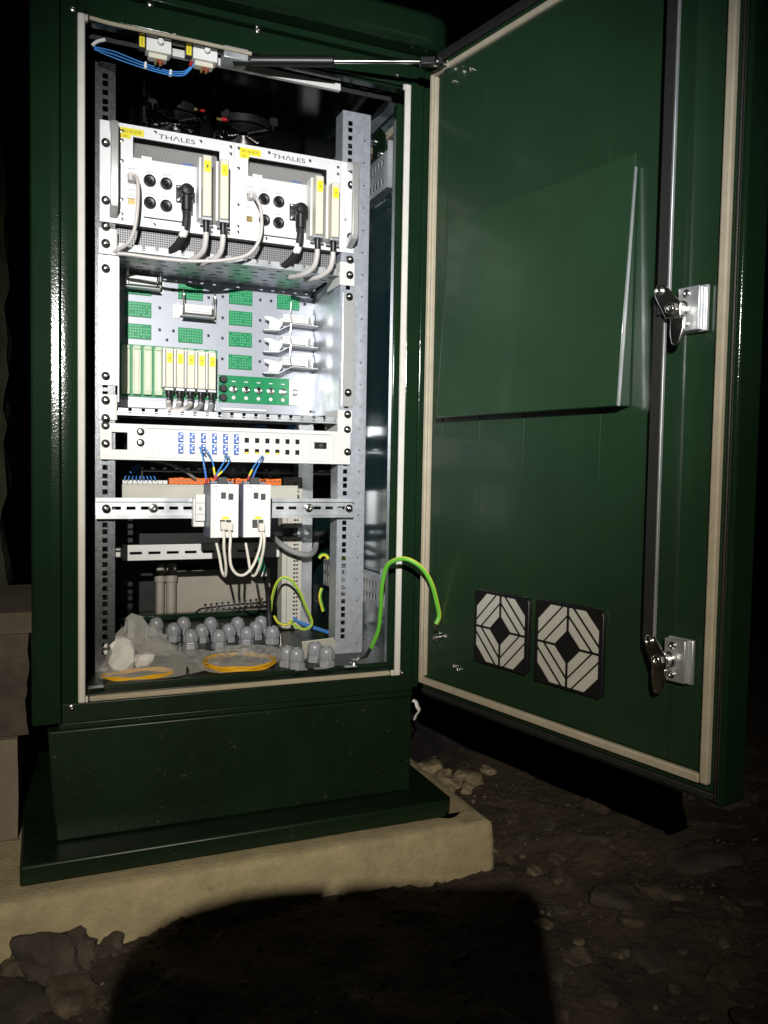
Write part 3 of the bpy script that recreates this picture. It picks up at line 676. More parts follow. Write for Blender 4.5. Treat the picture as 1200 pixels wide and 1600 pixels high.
for xc, zb, zt, dg, lb in ((.2225, .853, .9615, '1', 'pale connector hood with yellow sticker, first from the left on the top rack unit'),
                           (.2535, .8525, .9595, '2', 'pale connector hood with yellow sticker, second from the left on the top rack unit'),
                           (.4355, .848, .958, '3', 'pale connector hood with yellow sticker, second from the right on the top rack unit'),
                           (.4675, .8465, .950, '4', 'pale connector hood with yellow sticker, beside the right handle of the top rack unit')):
    o, e = hood(xc, zb, zt, .064, PY, lb, UP, digits=dg)
    mb = MB(); mb.tube([e+Vector((0, 0, .004)), e+Vector((0, .003, -.014)), e+Vector((-.003, .014, -.032)), e+Vector((-.016, .04, -.042)), e+Vector((-.03, .08, -.040))], .0052, 10); mb.build('cable', CABL, o)

# ------------------------------------------------------------------ network leads of the top unit
def cable(name, pts, r, m, label, cat='cable', group=None, uv=False, n=10, flat=1.):
    mb = MB(); mb.tube(pts, r, n, uv=uv, flat=flat); o = mb.build(name, m, loc=Vector(pts[0])); return tag(o, label, cat, group)
def pts_y(lst): return [at(px, py, y=yy) for px, py, yy in lst]
def lead(px0, py0, path, label):
    q = at(px0, py0, y=PY-.006); o = thing('network_cable', q, label, 'cable', 'grey network cables of the top rack unit')
    mb = MB(); mb.box(q.x-.006, q.x+.007, PY-.022, PY+.003, q.z-.006, q.z+.006); mb.build('plug', CABL, o, .0012)
    mb = MB(); mb.tube([(q.x+.001, PY-.020, q.z)]+pts_y(path), .0033, 10); mb.build('jacket', CABL, o)
lead(205, 280, [(214, 279, .085), (216, 300, .08), (214, 335, .08), (209, 362, .085), (199, 381, .095), (183, 391, .112), (176, 396, .13)], 'grey network cable hanging from the left end of the top rack unit')
lead(392, 308, [(401, 311, .085), (407, 325, .08), (409, 350, .08), (406, 372, .083), (396, 390, .086), (380, 401, .088), (345, 407, .09), (300, 408, .094), (250, 404, .10), (205, 398, .106), (184, 396, .112)], 'long grey network cable sagging along the front of the upper perforated shelf')

# ------------------------------------------------------------------ perforated shelves
def shelf(z, tilt, label, tag_group, x0=.0705, x1=.499, y0=.124, y1=.33):
    holes = []
    nx = 12; ny = 7
    for i in range(nx):
        for j in range(ny):
            u = .012+i*(x1-x0-.03)/(nx-1)+(.008 if j % 2 else 0); v = .012+j*(y1-y0-.03)/(ny-1)
            holes.append((u, u+.013, v, v+.0065))
    o = thing('cable_shelf', ((x0+x1)/2, .2, z), label, 'shelf', tag_group)
    mb = MB(); mb.plate((0, x1-x0, 0, y1-y0), holes, .0015, frame((x0, y0, z), X, Y)); mb.build('shelf_plate', ZINC, o)
    mb = MB()
    k = 0; xx = x0+.004
    while xx < x1-.02: mb.box(xx, xx+.017, y0-.0025, y0-.0008, z-.002, z+.0065); xx += .0235
    mb.box(x0, x1, y0-.0024, y0-.0009, z-.006, z-.0021); mb.build('front_lip', ZINC, o)
    mb = MB(); zt = z+.018
    mb.box(.0400, .0700, .1195, .1222, z-.016, z+.030); mb.box(.0703, .0720, .1195, .20, z-.016, z+.030); mb.build('mounting_ear', GREYP, o, .0005)
    mb = MB(); mb.box(.4995, .5290, .1195, .1222, z-.024, z+.022); mb.box(.4975, .4993, .1195, .20, z-.024, z+.022); mb.build('mounting_ear', GREYP, o, .0005)
shelf(.7945, 0, 'upper perforated steel cable shelf under the twin module unit', 'perforated cable shelves')
shelf(.4985, 0, 'lower perforated steel cable shelf just above the fibre patch panel', 'perforated cable shelves')

# ------------------------------------------------------------------ card cage with connector backplane
CG = thing('connector_cage', (.29, .25, .51), 'open steel cage with green terminal blocks on its back plate, mid rack', 'rack cage')
BY = .32; CZ0, CZ1 = .520, .797
mb = MB(); mb.box(.079, .507, BY, BY+.0018, CZ0, CZ1); mb.build('back_plate', PLATEB, CG)
mb = MB(); mb.box(.507, .509, .124, BY+.0018, CZ0-.004, CZ1-.002); mb.build('side_wall', ZINC, CG)
mb = MB(); mb.box(.0735, .0755, .124, BY+.0018, CZ0-.004, CZ1-.002); mb.build('side_wall', ZINC, CG)
mb = MB(); mb.box(.0395, .0740, .1195, .1222, .545, .777); mb.build('mounting_ear', ALU, CG, .0005)
mb = MB(); mb.box(.5065, .5305, .1195, .1222, .528, .756); mb.build('mounting_ear', ALU_B, CG, .0005)
mb = MB(); mb.box(.30, .40, BY-.008, BY-.0004, .5235, .5285); mb.box(.085, .29, BY-.004, BY-.0004, .521, .536); mb.build('bottom_rail', ALU, CG, .001)
for xx, zz in ((.152, .80), (.172, .729), (.172, .684), (.2, .768), (.273, .76), (.2, .684), (.273, .68), (.273, .72), (.303, .765), (.303, .72), (.303, .677), (.303, .633), (.385, .766), (.385, .722), (.385, .677), (.385, .633), (.409, .766), (.486, .766), (.503, .529), (.503, .784), (.187, .664)):
    mb = MB(); mb.lathe((xx, BY-.0002, zz), (xx, -1, zz), [(.0032, 0), (.0032, .0014), (.0014, .0018), (0, .0018)], 10); mb.build('plate_screw', BLACK, CG)
def block(x0, z0, w=.051, h=.0305):
    mb = MB(); mb.box(x0, x0+w, BY-.004, BY-.0003, z0, z0+h); mb.cur = 1
    nx, nz = 9, 5
    for i in range(nx):
        for j in range(nz):
            if random.random() < .12: continue
            u = x0+.004+i*(w-.008)/(nx-1); v = z0+.004+j*(h-.008)/(nz-1)
            mb.box(u-.0015, u+.0015, BY-.0055, BY-.0039, v-.0018, v+.0012)
    mb.build('terminal_block', [PCB, PIN], CG)
R1, R2, R3, R4 = .7515, .7065, .6615, .613
for x0, z0 in ((.104, R1), (.104, R2), (.104, R3), (.2095, R1), (.2095, R3), (.316, R1), (.316, R2), (.316, R3), (.316, R4), (.422, R1-.001)): block(x0, z0)
# open header row with five hoods plugged in
mb = MB(); mb.box(.0925, .292, BY-.0035, BY-.0005, .543, .6495); mb.build('header_board', PCB, CG)
for k in range(9):
    x0 = .0955+k*.02175
    mb = MB(); mb.box(x0, x0+.0165, BY-.013, BY-.0037, .548, .645); mb.cur = 1; mb.box(x0+.005, x0+.0115, BY-.0136, BY-.0131, .556, .637); mb.cur = 0
    mb.box(x0+.002, x0+.0145, BY-.018, BY-.0131, .547, .554); mb.box(x0+.002, x0+.0145, BY-.018, BY-.0131, .639, .646); mb.build('pin_header', [PCBL, CREAM], CG, .0006)
MID = 'connectors plugged into the middle cage'
NAMES = ['leftmost of the five sticker-topped connector hoods in the middle cage', 'second from the left of the five connector hoods in the middle cage', 'centre one of the five connector hoods in the middle cage', 'second from the right of the five connector hoods in the middle cage', 'rightmost of the five connector hoods, beside the black knobs in the middle cage']
bend = [at(262, 640, y=.24), at(272, 642, y=.24), at(283, 641, y=.24), at(300, 644, y=.24), at(322, 648, y=.24)]
for k in range(5):
    xc = .1845+k*.0216; o, e = hood(xc, .5605, .6395-.0006*k, .258, BY-.014, NAMES[k], MID, w=.0150, digits=str(6+k))
    b = bend[k]
    mb = MB(); mb.tube([e+Vector((0, 0, .004)), e+Vector((-.001, 0, -.008)), e.lerp(b, .6)+Vector((.003, 0, -.003)), b+Vector((0, 0, .0)), b+Vector((-.012, .03, -.004))], .0056, 10); mb.build('cable', CABL if k < 3 else CABG, o)
# circuit board strip with sockets and knobs
mb = MB(); mb.box(.295, .4775, BY-.0035, BY-.0005, .5405, .5985); mb.build('circuit_board', PCB, CG)
mb = MB(); mb.box(.452, .477, BY-.0042, BY-.0037, .541, .5975); mb.build('board_cover', ALU_B, CG)
for k in range(6):
    xx = .3275+k*.0274; mb = MB(); mb.lathe((xx, BY-.0043, .5690), (xx, -1, .569), [(.0075, 0), (.0075, .003), (.0055, .0035), (.0055, .011), (.0042, .0115), (.0038, .006), (0, .006)], 18); mb.build('coax_socket', CHROME, CG)
    mb = MB(); mb.lathe((xx, BY-.0043, .551), (xx, -1, .551), [(.0042, 0), (.0040, .002), (.0025, .0035), (0, .004)], 14); mb.box(xx-.004, xx+.004, BY-.0046, BY-.0044, .585, .5868); mb.build('pad', WHITE, CG)
for zz in (.589, .5695, .550):
    mb = MB(); mb.lathe((.304, BY-.0043, zz), (.304, -1, zz), [(.0078, 0), (.0078, .010), (.0068, .013), (.003, .0135), (0, .013)], 18); mb.build('knob', RUBBER, CG)
# hinged latch brackets with white blocks
def bracket(x0, z0, w, wide, lev):
    d = .052
    mb = MB(); y1 = BY-.0006; y0 = BY-d
    mb.add([(x0-.012, y0, z0-.004), (x0+w+.004, y0, z0-.004), (x0+w+.010, y1, z0), (x0+.002, y1, z0), (x0-.012, y0, z0-.0055), (x0+w+.004, y0, z0-.0055), (x0+w+.010, y1, z0-.0015), (x0+.002, y1, z0-.0015)], [(0, 1, 2, 3), (4, 7, 6, 5), (0, 4, 5, 1), (1, 5, 6, 2), (2, 6, 7, 3), (3, 7, 4, 0)])
    mb.box(x0-.007, x0-.0055, y0+.012, y1, z0, z0+.030); mb.box(x0+w+.0055, x0+w+.007, y0+.012, y1, z0, z0+.030)
    mb.box(x0+w+.0071, x0+w+.018, y1-.002, y1, z0-.004, z0+.024); mb.box(x0-.020, x0-.0071, y1-.002, y1, z0-.004, z0+.024)
    b = mb.build('latch_bracket', ALU_B, CG, .0004)
    mb = MB(); mb.box(x0, x0+w, y0+.02, y1-.002, z0+.0045, z0+.0225); mb.build('white_block', WHITE, b, .001)
    mb = MB(); mb.box(x0+.002, x0+w-.002, y0+.0194, y0+.0198, z0+.0075, z0+.009); mb.box(x0+.002, x0+w-.002, y0+.0194, y0+.0198, z0+.0145, z0+.0155); mb.build('block_slot', INKG, b)
    mb = MB()
    for sx, xx in ((-1, x0-.0035), (1, x0+w+.0035)):
        mb.tube([(xx, y1-.012, z0+.004), (xx, y0+.014, z0+.018), (xx+sx*.001, y0+.004, z0+.040), (xx+sx*.001, y0+.014, z0+.046), (xx, y1-.022, z0+.026)], .0014, 6)
        mb.box(xx-.0015, xx+.0015, y0+.014, y0+.034, z0+.002, z0+.014)
    mb.build('lever', CHROME, b)
def strip_bracket(z0):
    x0 = .398
    mb = MB(); y1 = BY-.0006; y0 = BY-.050
    # stepped sheet tongue: flat, kinked up to the right
    pl = [(x0-.012, y0+.015, z0-.006), (x0+.018, y0+.002, z0-.006), (x0+.048, y0+.0, z0+.010), (x0+.104, y0-.002, z0+.008)]
    vs = []
    for (a, b_, c) in pl: vs += [(a, b_, c), (a+.004, y1, c+.002), (a, b_, c-.0014), (a+.004, y1, c+.0006)]
    fs = []
    for i in range(3):
        q = 4*i; fs += [(q, q+4, q+5, q+1), (q+2, q+3, q+7, q+6), (q, q+2, q+6, q+4), (q+1, q+5, q+7, q+3)]
    mb.add(vs, fs)
    mb.prism([(0, 0), (.022, 0), (.030, .012), (.030, .026), (.020, .020), (.006, .026), (-.010, .026), (-.010, .022), (.001, .016)], .0014, FRONT(x0-.002, y0+.014, z0-.004))
    mb.box(x0+.090, x0+.0915, y0, y1, z0+.012, z0+.030)
    b = mb.build('latch_bracket', ALU, CG, .0003)
    mb = MB(); mb.box(x0+.030, x0+.080, BY-.034, BY-.003, z0+.014, z0+.031); mb.build('white_block', WHITE, b, .001)
    mb = MB(); mb.box(x0+.032, x0+.078, BY-.0346, BY-.0342, z0+.018, z0+.0195); mb.box(x0+.032, x0+.078, BY-.0346, BY-.0342, z0+.0245, z0+.026); mb.build('block_slot', INKG, b)
    mb = MB(); mb.tube([(x0+.045, y0+.0, z0+.011), (x0+.043, y0+.004, z0+.030), (x0+.044, y0+.004, z0+.056)], .0011, 6); mb.tube([(x0+.098, y0, z0+.008), (x0+.099, y0+.006, z0+.030), (x0+.099, y0+.02, z0+.046)], .0011, 6); mb.box(x0+.081, x0+.086, y0+.016, y0+.03, z0+.014, z0+.030); mb.build('lever', CHROME, b)
bracket(.108, .762, .055, 1, 1); bracket(.219, .7145, .055, 1, 1)
for zz in (.7035, .657, .6115): strip_bracket(zz)

# ------------------------------------------------------------------ fibre patch panel
PP = thing('fibre_patch_unit', (.283, .14, .411), 'light grey fibre patch panel with six blue adapters and twelve black ports', 'patch panel')
Q = .1135
holes = [(.0625, .0895, .429, .4605), (.447, .473, .4405, .4535)]
ports = [(.3105+k*.0203, z0) for k in range(6) for z0 in (.4535, .4325)]
holes += [(x-.0042, x+.0042, zz-.0052, zz+.0042) for x, zz in ports]
mb = MB(); mb.plate((.0420, .5235, .4105, .4765), holes, .003, FRONT(0, Q+.003, 0)); mb.build('front_plate', GREYP, PP, .0006)
mb = MB(); mb.box(.123, .482, Q-.0022, Q-.0003, .4697, .4738); mb.box(.123, .482, Q-.0022, Q-.0003, .4108, .4140); mb.build('trim', WHITE, PP, .0005)
mb = MB(); mb.box(.1232, .480, Q-.0003, Q-.0001, .4681, .4692); mb.box(.1232, .480, Q-.0003, Q-.0001, .4146, .4156)
for xx in [.133, .146, .162, .1735]+[.1735+.0208*k for k in range(1, 7)]+[.3203+.0203*k for k in range(6)]+[.441, .487]: mb.box(xx, xx+.0005, Q-.00028, Q-.00008, .4162, .4678)
mb.build('cassette_joint', INKG, PP)
mb = MB(); mb.box(.0955, .50, .16, .24, .412, .472); mb.box(.092, .48, .1175, .1595, .412, .414); mb.build('case', GREYD, PP)
for k in range(6):
    xx = .1845+k*.0209; mb = MB()
    for j in range(2):
        zc = .434+j*.021
        mb.box(xx-.0042, xx+.0042, Q-.006, Q-.0004, zc-.0088, zc+.0088)
        mb.cur = 1; mb.box(xx-.0012, xx+.0034, Q-.0066, Q-.0061, zc-.007, zc-.0035); mb.box(xx-.0034, xx+.0005, Q-.0066, Q-.0061, zc-.001, zc+.0025); mb.box(xx-.001, xx+.0034, Q-.0066, Q-.0061, zc+.004, zc+.007); mb.cur = 0
    mb.build('fibre_adapter', [BLUEA, WHITE], PP, .0004)
mb = MB()
for i, (x, zz) in enumerate(ports):
    mb.cur = 0; mb.box(x-.0046, x+.0046, Q+.008, Q+.009, zz-.0056, zz+.0046)
    mb.box(x-.0046, x-.0043, Q+.0032, Q+.008, zz-.0056, zz+.0046)
mb.build('port_recess', VOID, PP)
mb = MB()
for i, (x, zz) in enumerate(ports):
    if zz < .44 and i < 8: mb.box(x-.0036, x+.0036, Q+.0006, Q+.006, zz-.0048, zz-.0022)
mb.build('port_contacts', YEL, PP)
mb = MB(); mb.box(.4475, .4725, Q-.001, Q+.004, .4410, .4530); mb.cur = 1; mb.lathe((.460, Q-.0011, .447), (.460, -1, .447), [(.004, 0), (.004, .003), (0, .003)], 12); mb.build('socket', [BLACK, GREYD], PP, .0005)
for zz in (.4625, .4425):
    mb = MB(); mb.lathe((.1125, Q-.0004, zz), (.1125, -1, zz), [(.0068, 0), (.0068, .002), (.0048, .0035), (0, .0035)], 16); mb.cur = 1; mb.lathe((.1125, Q-.004, zz), (.1125, -1, zz), [(.0045, 0), (.004, .003), (.0016, .0034), (.0014, .002), (0, .002)], 14); mb.build('panel_screw', [BLACK, CHROME], PP)
# hank of blue fibres hanging inside behind the panel
def squiggle(name, cx, cy, cz, w, h, n, r, m, label, cat, seed):
    rnd = random.Random(seed); P = []
    for i in range(n):
        a = i*1.9; P.append((cx+w*(rnd.random()-.5), cy+.02*(rnd.random()-.5), cz+h*math.sin(a)*.5+h*.2*(rnd.random()-.5)))
    return cable(name, P, r, m, label, cat)
for px, py, w, h, lb in ((213, 733, .028, .018, 'tangle of blue fibre tails left of the orange terminal row'), (405, 668, .03, .010, 'tangle of blue fibre tails above the patch panel, left one'), (457, 668, .022, .008, 'tangle of blue fibre tails above the patch panel, right one')):
    q = at(px, py, y=.35 if px < 300 else .26); squiggle('fibre_tail', q.x, q.y, q.z, w, h, 16, .0012, BLUEW, lb, 'fibre', px)

# ------------------------------------------------------------------ DIN rail and media converters
DR = thing('mounting_bar', (.28, .108, .304), 'slotted steel mounting bar across the rack carrying two white converters', 'mounting bar')
mb = MB(); hs = []
xs = .062
while xs < .50: hs.append((xs, xs+.016, .3195, .3255)); xs += .0255
mb.plate((.034, .5275, .3105, .3345), hs, .0012, FRONT(0, .1085, 0)); mb.build('web', ZINC, DR)
mb = MB(); mb.box(.034, .5275, .1000, .1012, .3345, .3415); mb.box(.034, .5275, .1000, .1012, .3035, .3105); mb.box(.034, .5275, .1013, .1072, .3345, .3357); mb.box(.034, .5275, .1013, .1072, .3093, .3105); mb.build('flange', ZINC, DR)
for xx in (.135, .435):
    mb = MB(); screw_mb(mb, (xx, .107, .3225), (0, -1, 0), .007, .004); mb.build('screw', CHROME, DR)
def converter(x0, label):
    o = thing('media_converter', (x0+.025, .07, .272), label, 'converter', 'white converters on the mounting bar')
    z0, z1, w = .2722, .3695, .0505
    mb = MB(); mb.box(x0-.0008, x0+w+.0008, .0345, .0995, z0-.001, z1+.0005); mb.build('casing', BLUEG, o, .0015)
    hs = [(x0+.0185, x0+.0275, z1-.0265, z1-.0150), (x0+.0320, x0+.0410, z1-.0285, z1-.0170), (x0+.0165, x0+.0375, .2890, .3045)]
    mb = MB(); mb.plate((x0, x0+w, z0, z1), hs, .0035, FRONT(0, .0340, 0)); mb.build('front_plate', WHITE, o, .0006)
    mb = MB(); mb.box(x0+.0185, x0+.0275, .0318, .0342, z1-.0262, z1-.0153); mb.box(x0+.0320, x0+.0410, .0318, .0342, z1-.0282, z1-.0173); mb.build('optical_slot', GREYD, o)
    mb = MB(); mb.box(x0+.0165, x0+.0375, .0322, .0342, .2892, .3043); mb.cur = 1; mb.box(x0+.0262, x0+.0276, .0308, .0321, .2892, .3043); mb.build('network_socket', [GREYD, GREYP], o)
    mb = MB(); mb.box(x0+.0205, x0+.033, .0301, .0304, .3058, .3105); mb.build('sticker', YEL, o)
    mb = MB(); mb.plate((x0+.026, x0+.036, z1-.0105, z1-.0055), [(x0+.0268, x0+.0352, z1-.0099, z1-.0061)], .0002, FRONT(0, .0304, 0))
    for k in range(6): mb.box(x0+.009, x0+.0115, .0301, .0304, z1-.011-k*.0037, z1-.0095-k*.0037)
    mb.box(x0+.004, x0+.016, .0301, .0304, z1-.0055, z1-.0035); mb.build('caption', INKG, o)
    mb = MB(); mb.box(x0+.016, x0+.033, .045, .075, z1+.0008, z1+.0125); mb.build('terminal_plug', GREYD, o, .001)
    mb = MB(); mb.box(x0+.005, x0+.045, .055, .075, z1+.0008, z1+.0045) ; mb.build('clip', BLUEG, o, .0005)
converter(.2262, 'left of the two white media converters on the steel mounting bar')
converter(.2862, 'right of the two white media converters on the steel mounting bar')
EC = thing('end_stop', (.212, .09, .29), 'grey terminal end clamp on the mounting bar left of the converters', 'end clamp')
mb = MB(); mb.box(.2035, .2240, .0805, .0990, .2890, .3420); mb.box(.2060, .2240, .0725, .0800, .300, .3500); mb.build('clamp_body', GREYP, EC, .001)
mb = MB(); mb.box(.2075, .2225, .0720, .0723, .333, .3345); mb.box(.2075, .2225, .0720, .0723, .312, .3135); mb.lathe((.215, .0722, .323), (.215, -1, .323), [(.0035, 0), (.0035, .0008), (0, .0008)], 12); mb.build('clamp_groove', INKG, EC)
# patch leads plugged into the converters
def loop(path, label, r=.0027, m=CABW, plugs=()):
    P = pts_y(path); o = thing('patch_cable', P[0], label, 'cable', 'cream patch cables below the converters')
    mb = MB(); mb.tube(P, r, 10); mb.build('jacket', m, o)
    for i in plugs:
        q = P[i]; mb = MB(); mb.box(q.x-.0052, q.x+.0052, .014, .0302, q.z-.002, q.z+.0125); mb.build('plug', CABW, o, .001)
loop([(349, 826, .022), (350, 838, .016), (350, 858, .018), (353, 885, .03), (352, 900, .042), (347, 893, .055), (343, 870, .07), (338, 848, .085)], 'cream cable from the left converter bending back in a narrow loop', plugs=(0,))
loop([(358, 827, .022), (360, 840, .015), (359, 862, .012), (361, 884, .012), (370, 897, .012), (382, 898, .012), (394, 886, .012), (403, 866, .012), (408, 845, .015), (408, 828, .022)], 'cream cable looping between the left and the right converter', plugs=(0, 9))
loop([(411, 830, .024), (413, 842, .02), (411, 862, .025), (405, 885, .035), (398, 899, .045), (392, 895, .055), (388, 872, .07), (384, 849, .085)], 'cream cable from the right converter bending back in a narrow loop')
# blue fibres from the patch panel
BF = 'blue fibre jumpers above the converters'
def fibre(path, label, band):
    P = pts_y(path); o = thing('fibre_jumper', P[0], label, 'fibre', BF)
    mb = MB(); mb.tube(P, .0013, 7); mb.build('jacket', BLUEW, o)
    k = band
    mb = MB(); mb.tube([P[-1].lerp(P[-2], .15), P[-1].lerp(P[-2], .75)], .0019, 8); mb.build('marker', YEL if k else BLUEA, o)
    mb = MB(); mb.tube([P[-1]+Vector((0, 0, -.004)), P[-1].lerp(P[-2], .12)], .0022, 8); mb.build('ferrule', RED, o)
fibre([(322, 713, .107), (312, 700, .075), (314, 702, .07), (318, 722, .06), (323, 752, .058)], 'blue fibre arching from the third adapter down to the left edge of the left converter', 0)
fibre([(314, 705, .106), (318, 699, .08), (327, 709, .07), (333, 725, .062), (336, 745, .058)], 'blue fibre with a yellow marker dropping to the left converter plug', 1)
fibre([(351, 713, .106), (354, 712, .08), (350, 722, .068), (342, 735, .06), (337, 746, .058)], 'blue fibre leaning left into the left converter plug', 0)
fibre([(352, 712, .106), (358, 714, .08), (358, 722, .068), (350, 734, .06), (338, 745, .058)], 'blue fibre with yellow marker looping right above the left converter', 1)
fibre([(410, 712, .106), (405, 718, .08), (396, 730, .066), (388, 746, .058)], 'blue fibre with yellow marker slanting down to the right converter', 1)
fibre([(412, 714, .106), (408, 720, .082), (401, 732, .068), (394, 748, .06)], 'plain blue fibre slanting down beside the marked one to the right converter', 0)

# ------------------------------------------------------------------ rear ducts and terminal rows
NEAR = Matrix.Translation(CAM) @ Matrix.Scale(.925, 4) @ Matrix.Translation(-CAM)   # duct and terminal rows stand 14 cm in front of the rear posts
DH = thing('wiring_duct', (.19, .35, .33), 'horizontal beige wiring duct behind the mounting bar', 'cable duct', 'beige wiring ducts')
mb = MB(NEAR); mb.box(.105, .50, .40, .44, .3285, .3585); mb.build('duct_body', DUCT, DH, .0015)
mb = MB(NEAR); mb.box(.105, .50, .3990, .3998, .3560, .3605); mb.build('lid_edge', DUCT, DH, .0003)
TO = thing('terminal_row', (.315, .35, .36), 'row of orange terminals behind the white converters', 'terminals')
mb = MB(NEAR)
for k in range(24): mb.box(.2065+k*.0107, (.2065+k*.0107)+.0105, .412, .44, .3608, .3745+.0008*((k*7) % 3))
mb.build('terminal_block', ORANGE, TO, .0008)
mb = MB(NEAR)
for k in range(24): mb.cyl((.2115+k*.0107, .4118, .3695), (.2115+k*.0107, .4108, .3695), .0022, n=10)
mb.build('terminal_screw', STEEL, TO)
TG = thing('terminal_row', (.142, .35, .36), 'short row of grey terminals left of the orange ones', 'terminals')
mb = MB(NEAR)
for k in range(9): mb.box(.107+k*.0107, .107+k*.0107+.0101, .412, .44, .3608, .3690)
mb.build('terminal_block', GREYP, TG, .0008)
mb = MB(NEAR)
for k in range(9): mb.tube([(.112+k*.008, .411, .367), (.111+k*.008, .404, .373), (.115+k*.007, .41, .380)], .0013, 6)
mb.build('wire_tail', BLUEW, TG)
def vduct(z0, z1, label):
    o = thing('wiring_duct', (.487, .42, z0), label, 'cable duct', 'beige wiring ducts')
    mb = MB(); mb.box(.463, .4745, .397, .436, z0, z1); mb.build('duct_side', DUCT, o, .001)
    mb = MB(); hs = []; zz = z0+.006
    while zz+.007 < z1: hs += [(.4905, .4955, zz, zz+.0042), (.4975, .5020, zz, zz+.0042)]; zz += .0096
    mb.plate((.4750, .5105, z0, z1), hs, .0015, FRONT(0, .3985, 0)); mb.build('slotted_face', DUCT, o)
    mb = MB(); mb.box(.475, .5105, .432, .436, z0, z1); mb.build('duct_back', VOID, o)
vduct(.0215, .2405, 'vertical beige slotted wiring duct standing on the cabinet floor')
vduct(.262, .3805, 'short vertical beige slotted wiring duct beside the orange terminals')
TB = thing('terminal_stack', (.455, .41, .35), 'small grey terminal block at the right end of the orange row', 'terminals')
mb = MB(); mb.box(.448, .4615, .385, .3965, .333, .357); mb.box(.450, .4595, .3820, .3848, .337, .345); mb.build('terminal_block', GREYP, TB, .0008)
# loose cables
cable('grey_cable', pts_y([(425, 838, .30), (435, 847, .32), (450, 858, .33), (470, 866, .34), (486, 866, .36), (493, 857, .40), (494, 840, .44)]), .0065, CABG, 'thick grey cable curving across the vertical beige duct')
cable('grey_cable', pts_y([(225, 718, .18), (255, 722, .2), (285, 733, .22), (305, 748, .26)]), .003, CABG, 'thin dark grey cable sloping down under the patch panel')
cable('black_cable', pts_y([(411, 880, .20), (414, 900, .22), (418, 925, .26), (420, 955, .275), (421, 975, .27), (422, 990, .262)]), lambda t: .0042+.0028*t, RUBBER, 'black cable running down into a grey gland', 'cable')
LB = thing('cable_tag', at(409, 885, y=.195), 'small white and green cable marker hanging below the right converter', 'cable tag')
q = at(409, 884, y=.196); mb = MB(); mb.cyl(q+Vector((-.003, 0, .018)), q+Vector((.003, 0, -.012)), .0065, .0068, 14); mb.build('green_sleeve', mat('green marker', (.10, .45, .28), .5), LB)
mb = MB(); mb.cyl(q+Vector((.003, 0, -.0122)), q+Vector((.0035, 0, -.021)), .0075, .0075, 14); mb.build('white_end', WHITE, LB)
def earth(name, path, r, label, cuff=()):
    P = pts_y(path); o = thing(name, P[0], label, 'earth wire', 'green and yellow earth wires')
    mb = MB(); mb.tube(P, r, 12, uv=True, ref=Vector((.3, -.6, .7))); mb.build('insulation', EARTH_Y, o); return o, P
earth('earth_wire', [(423, 955, .30), (425, 935, .30), (432, 912, .29), (443, 902, .285), (456, 908, .28), (468, 925, .28), (478, 948, .28), (487, 970, .28), (484, 980, .28), (473, 983, .28), (460, 977, .29), (454, 970, .30)], .0031, 'looped earth wire in front of the vertical beige duct')
earth('earth_wire', [(428, 962, .31), (434, 972, .31), (444, 976, .31), (452, 974, .30), (455, 968, .30)], .0028, 'short earth wire bent along the foot of the beige duct')
earth('earth_wire', [(505, 955, .44), (500, 935, .44), (501, 925, .44), (503, 919, .44)], .0042, 'straight earth wire under the lower perforated brace')
earth('earth_wire', [(498, 872, .47), (503, 867, .47), (510, 868, .47), (514, 876, .47)], .0046, 'arched earth wire above the lower perforated brace')
BW = thing('blue_wire', at(460, 972, y=.36), 'pair of blue wires lying on the cabinet floor by the right rail', 'wire')
for dx in (0, 4):
    mb = MB(); mb.tube(pts_y([(458+dx, 966+dx, .40), (475+dx, 976, .36), (495+dx, 983, .32), (512+dx, 988, .28)]), .0035, 9); mb.build('wire', BLUEW, BW)
# door bonding lead in the foreground
dlug = DM @ Vector((.055, .006, .093)); db = DM @ Vector((.055, .010, .118))
P = [at(571, 1026, z=.032), at(580, 1012, y=.02), at(591, 985, y=.0), at(595, 950, y=-.02), at(597, 915, y=-.04), at(604, 886, y=-.058), at(625, 874, y=-.085)]
P = P[:-1]+[at(616, 876, y=-.074), at(632, 873, y=-.090), at(648, 879, y=-.100), at(663, 892, y=-.106), at(675, 914, y=-.109), at(682, 940, y=-.108), at(686, 962, y=-.107), db]
o = thing('bonding_lead', P[0], 'bright green and yellow bonding lead arching from the cabinet floor to the open door', 'earth wire', 'green and yellow earth wires')
mb = MB(); mb.tube(P[1:], .0042, 14, uv=True, ref=Vector((.5, -.6, .6))); mb.build('insulation', EARTH, o)
mb = MB(); mb.tube([P[0], P[0].lerp(P[1], .5), P[1]+Vector((.0005, 0, .003))], .0040, 10); mb.build('crimp_sleeve', RUBBER, o)
mb = MB(); e = P[0]; l = at(553, 1036, z=.024); mb.tube([e, e.lerp(l, .5)+Vector((0, 0, .004)), l], .0032, 8); mb.lathe(l, l+Z, [(.0085, -.002), (.0085, .001), (.005, .0015), (.005, .007), (0, .0075)], 14); mb.build('cable_lug', CHROME, o)
mb = MB(); mb.tube([db+Vector((0, 0, .002)), DM @ Vector((.055, .009, .108)), DM @ Vector((.055, .005, .098)), dlug], .0031, 8); mb.lathe(dlug, DM @ Vector((.055, 1, .093)), [(.0072, -.004), (.0072, .001), (.0048, .0015), (.0048, .007), (.0020, .0075), (0, .007)], 12); mb.build('cable_lug', CHROME, o)

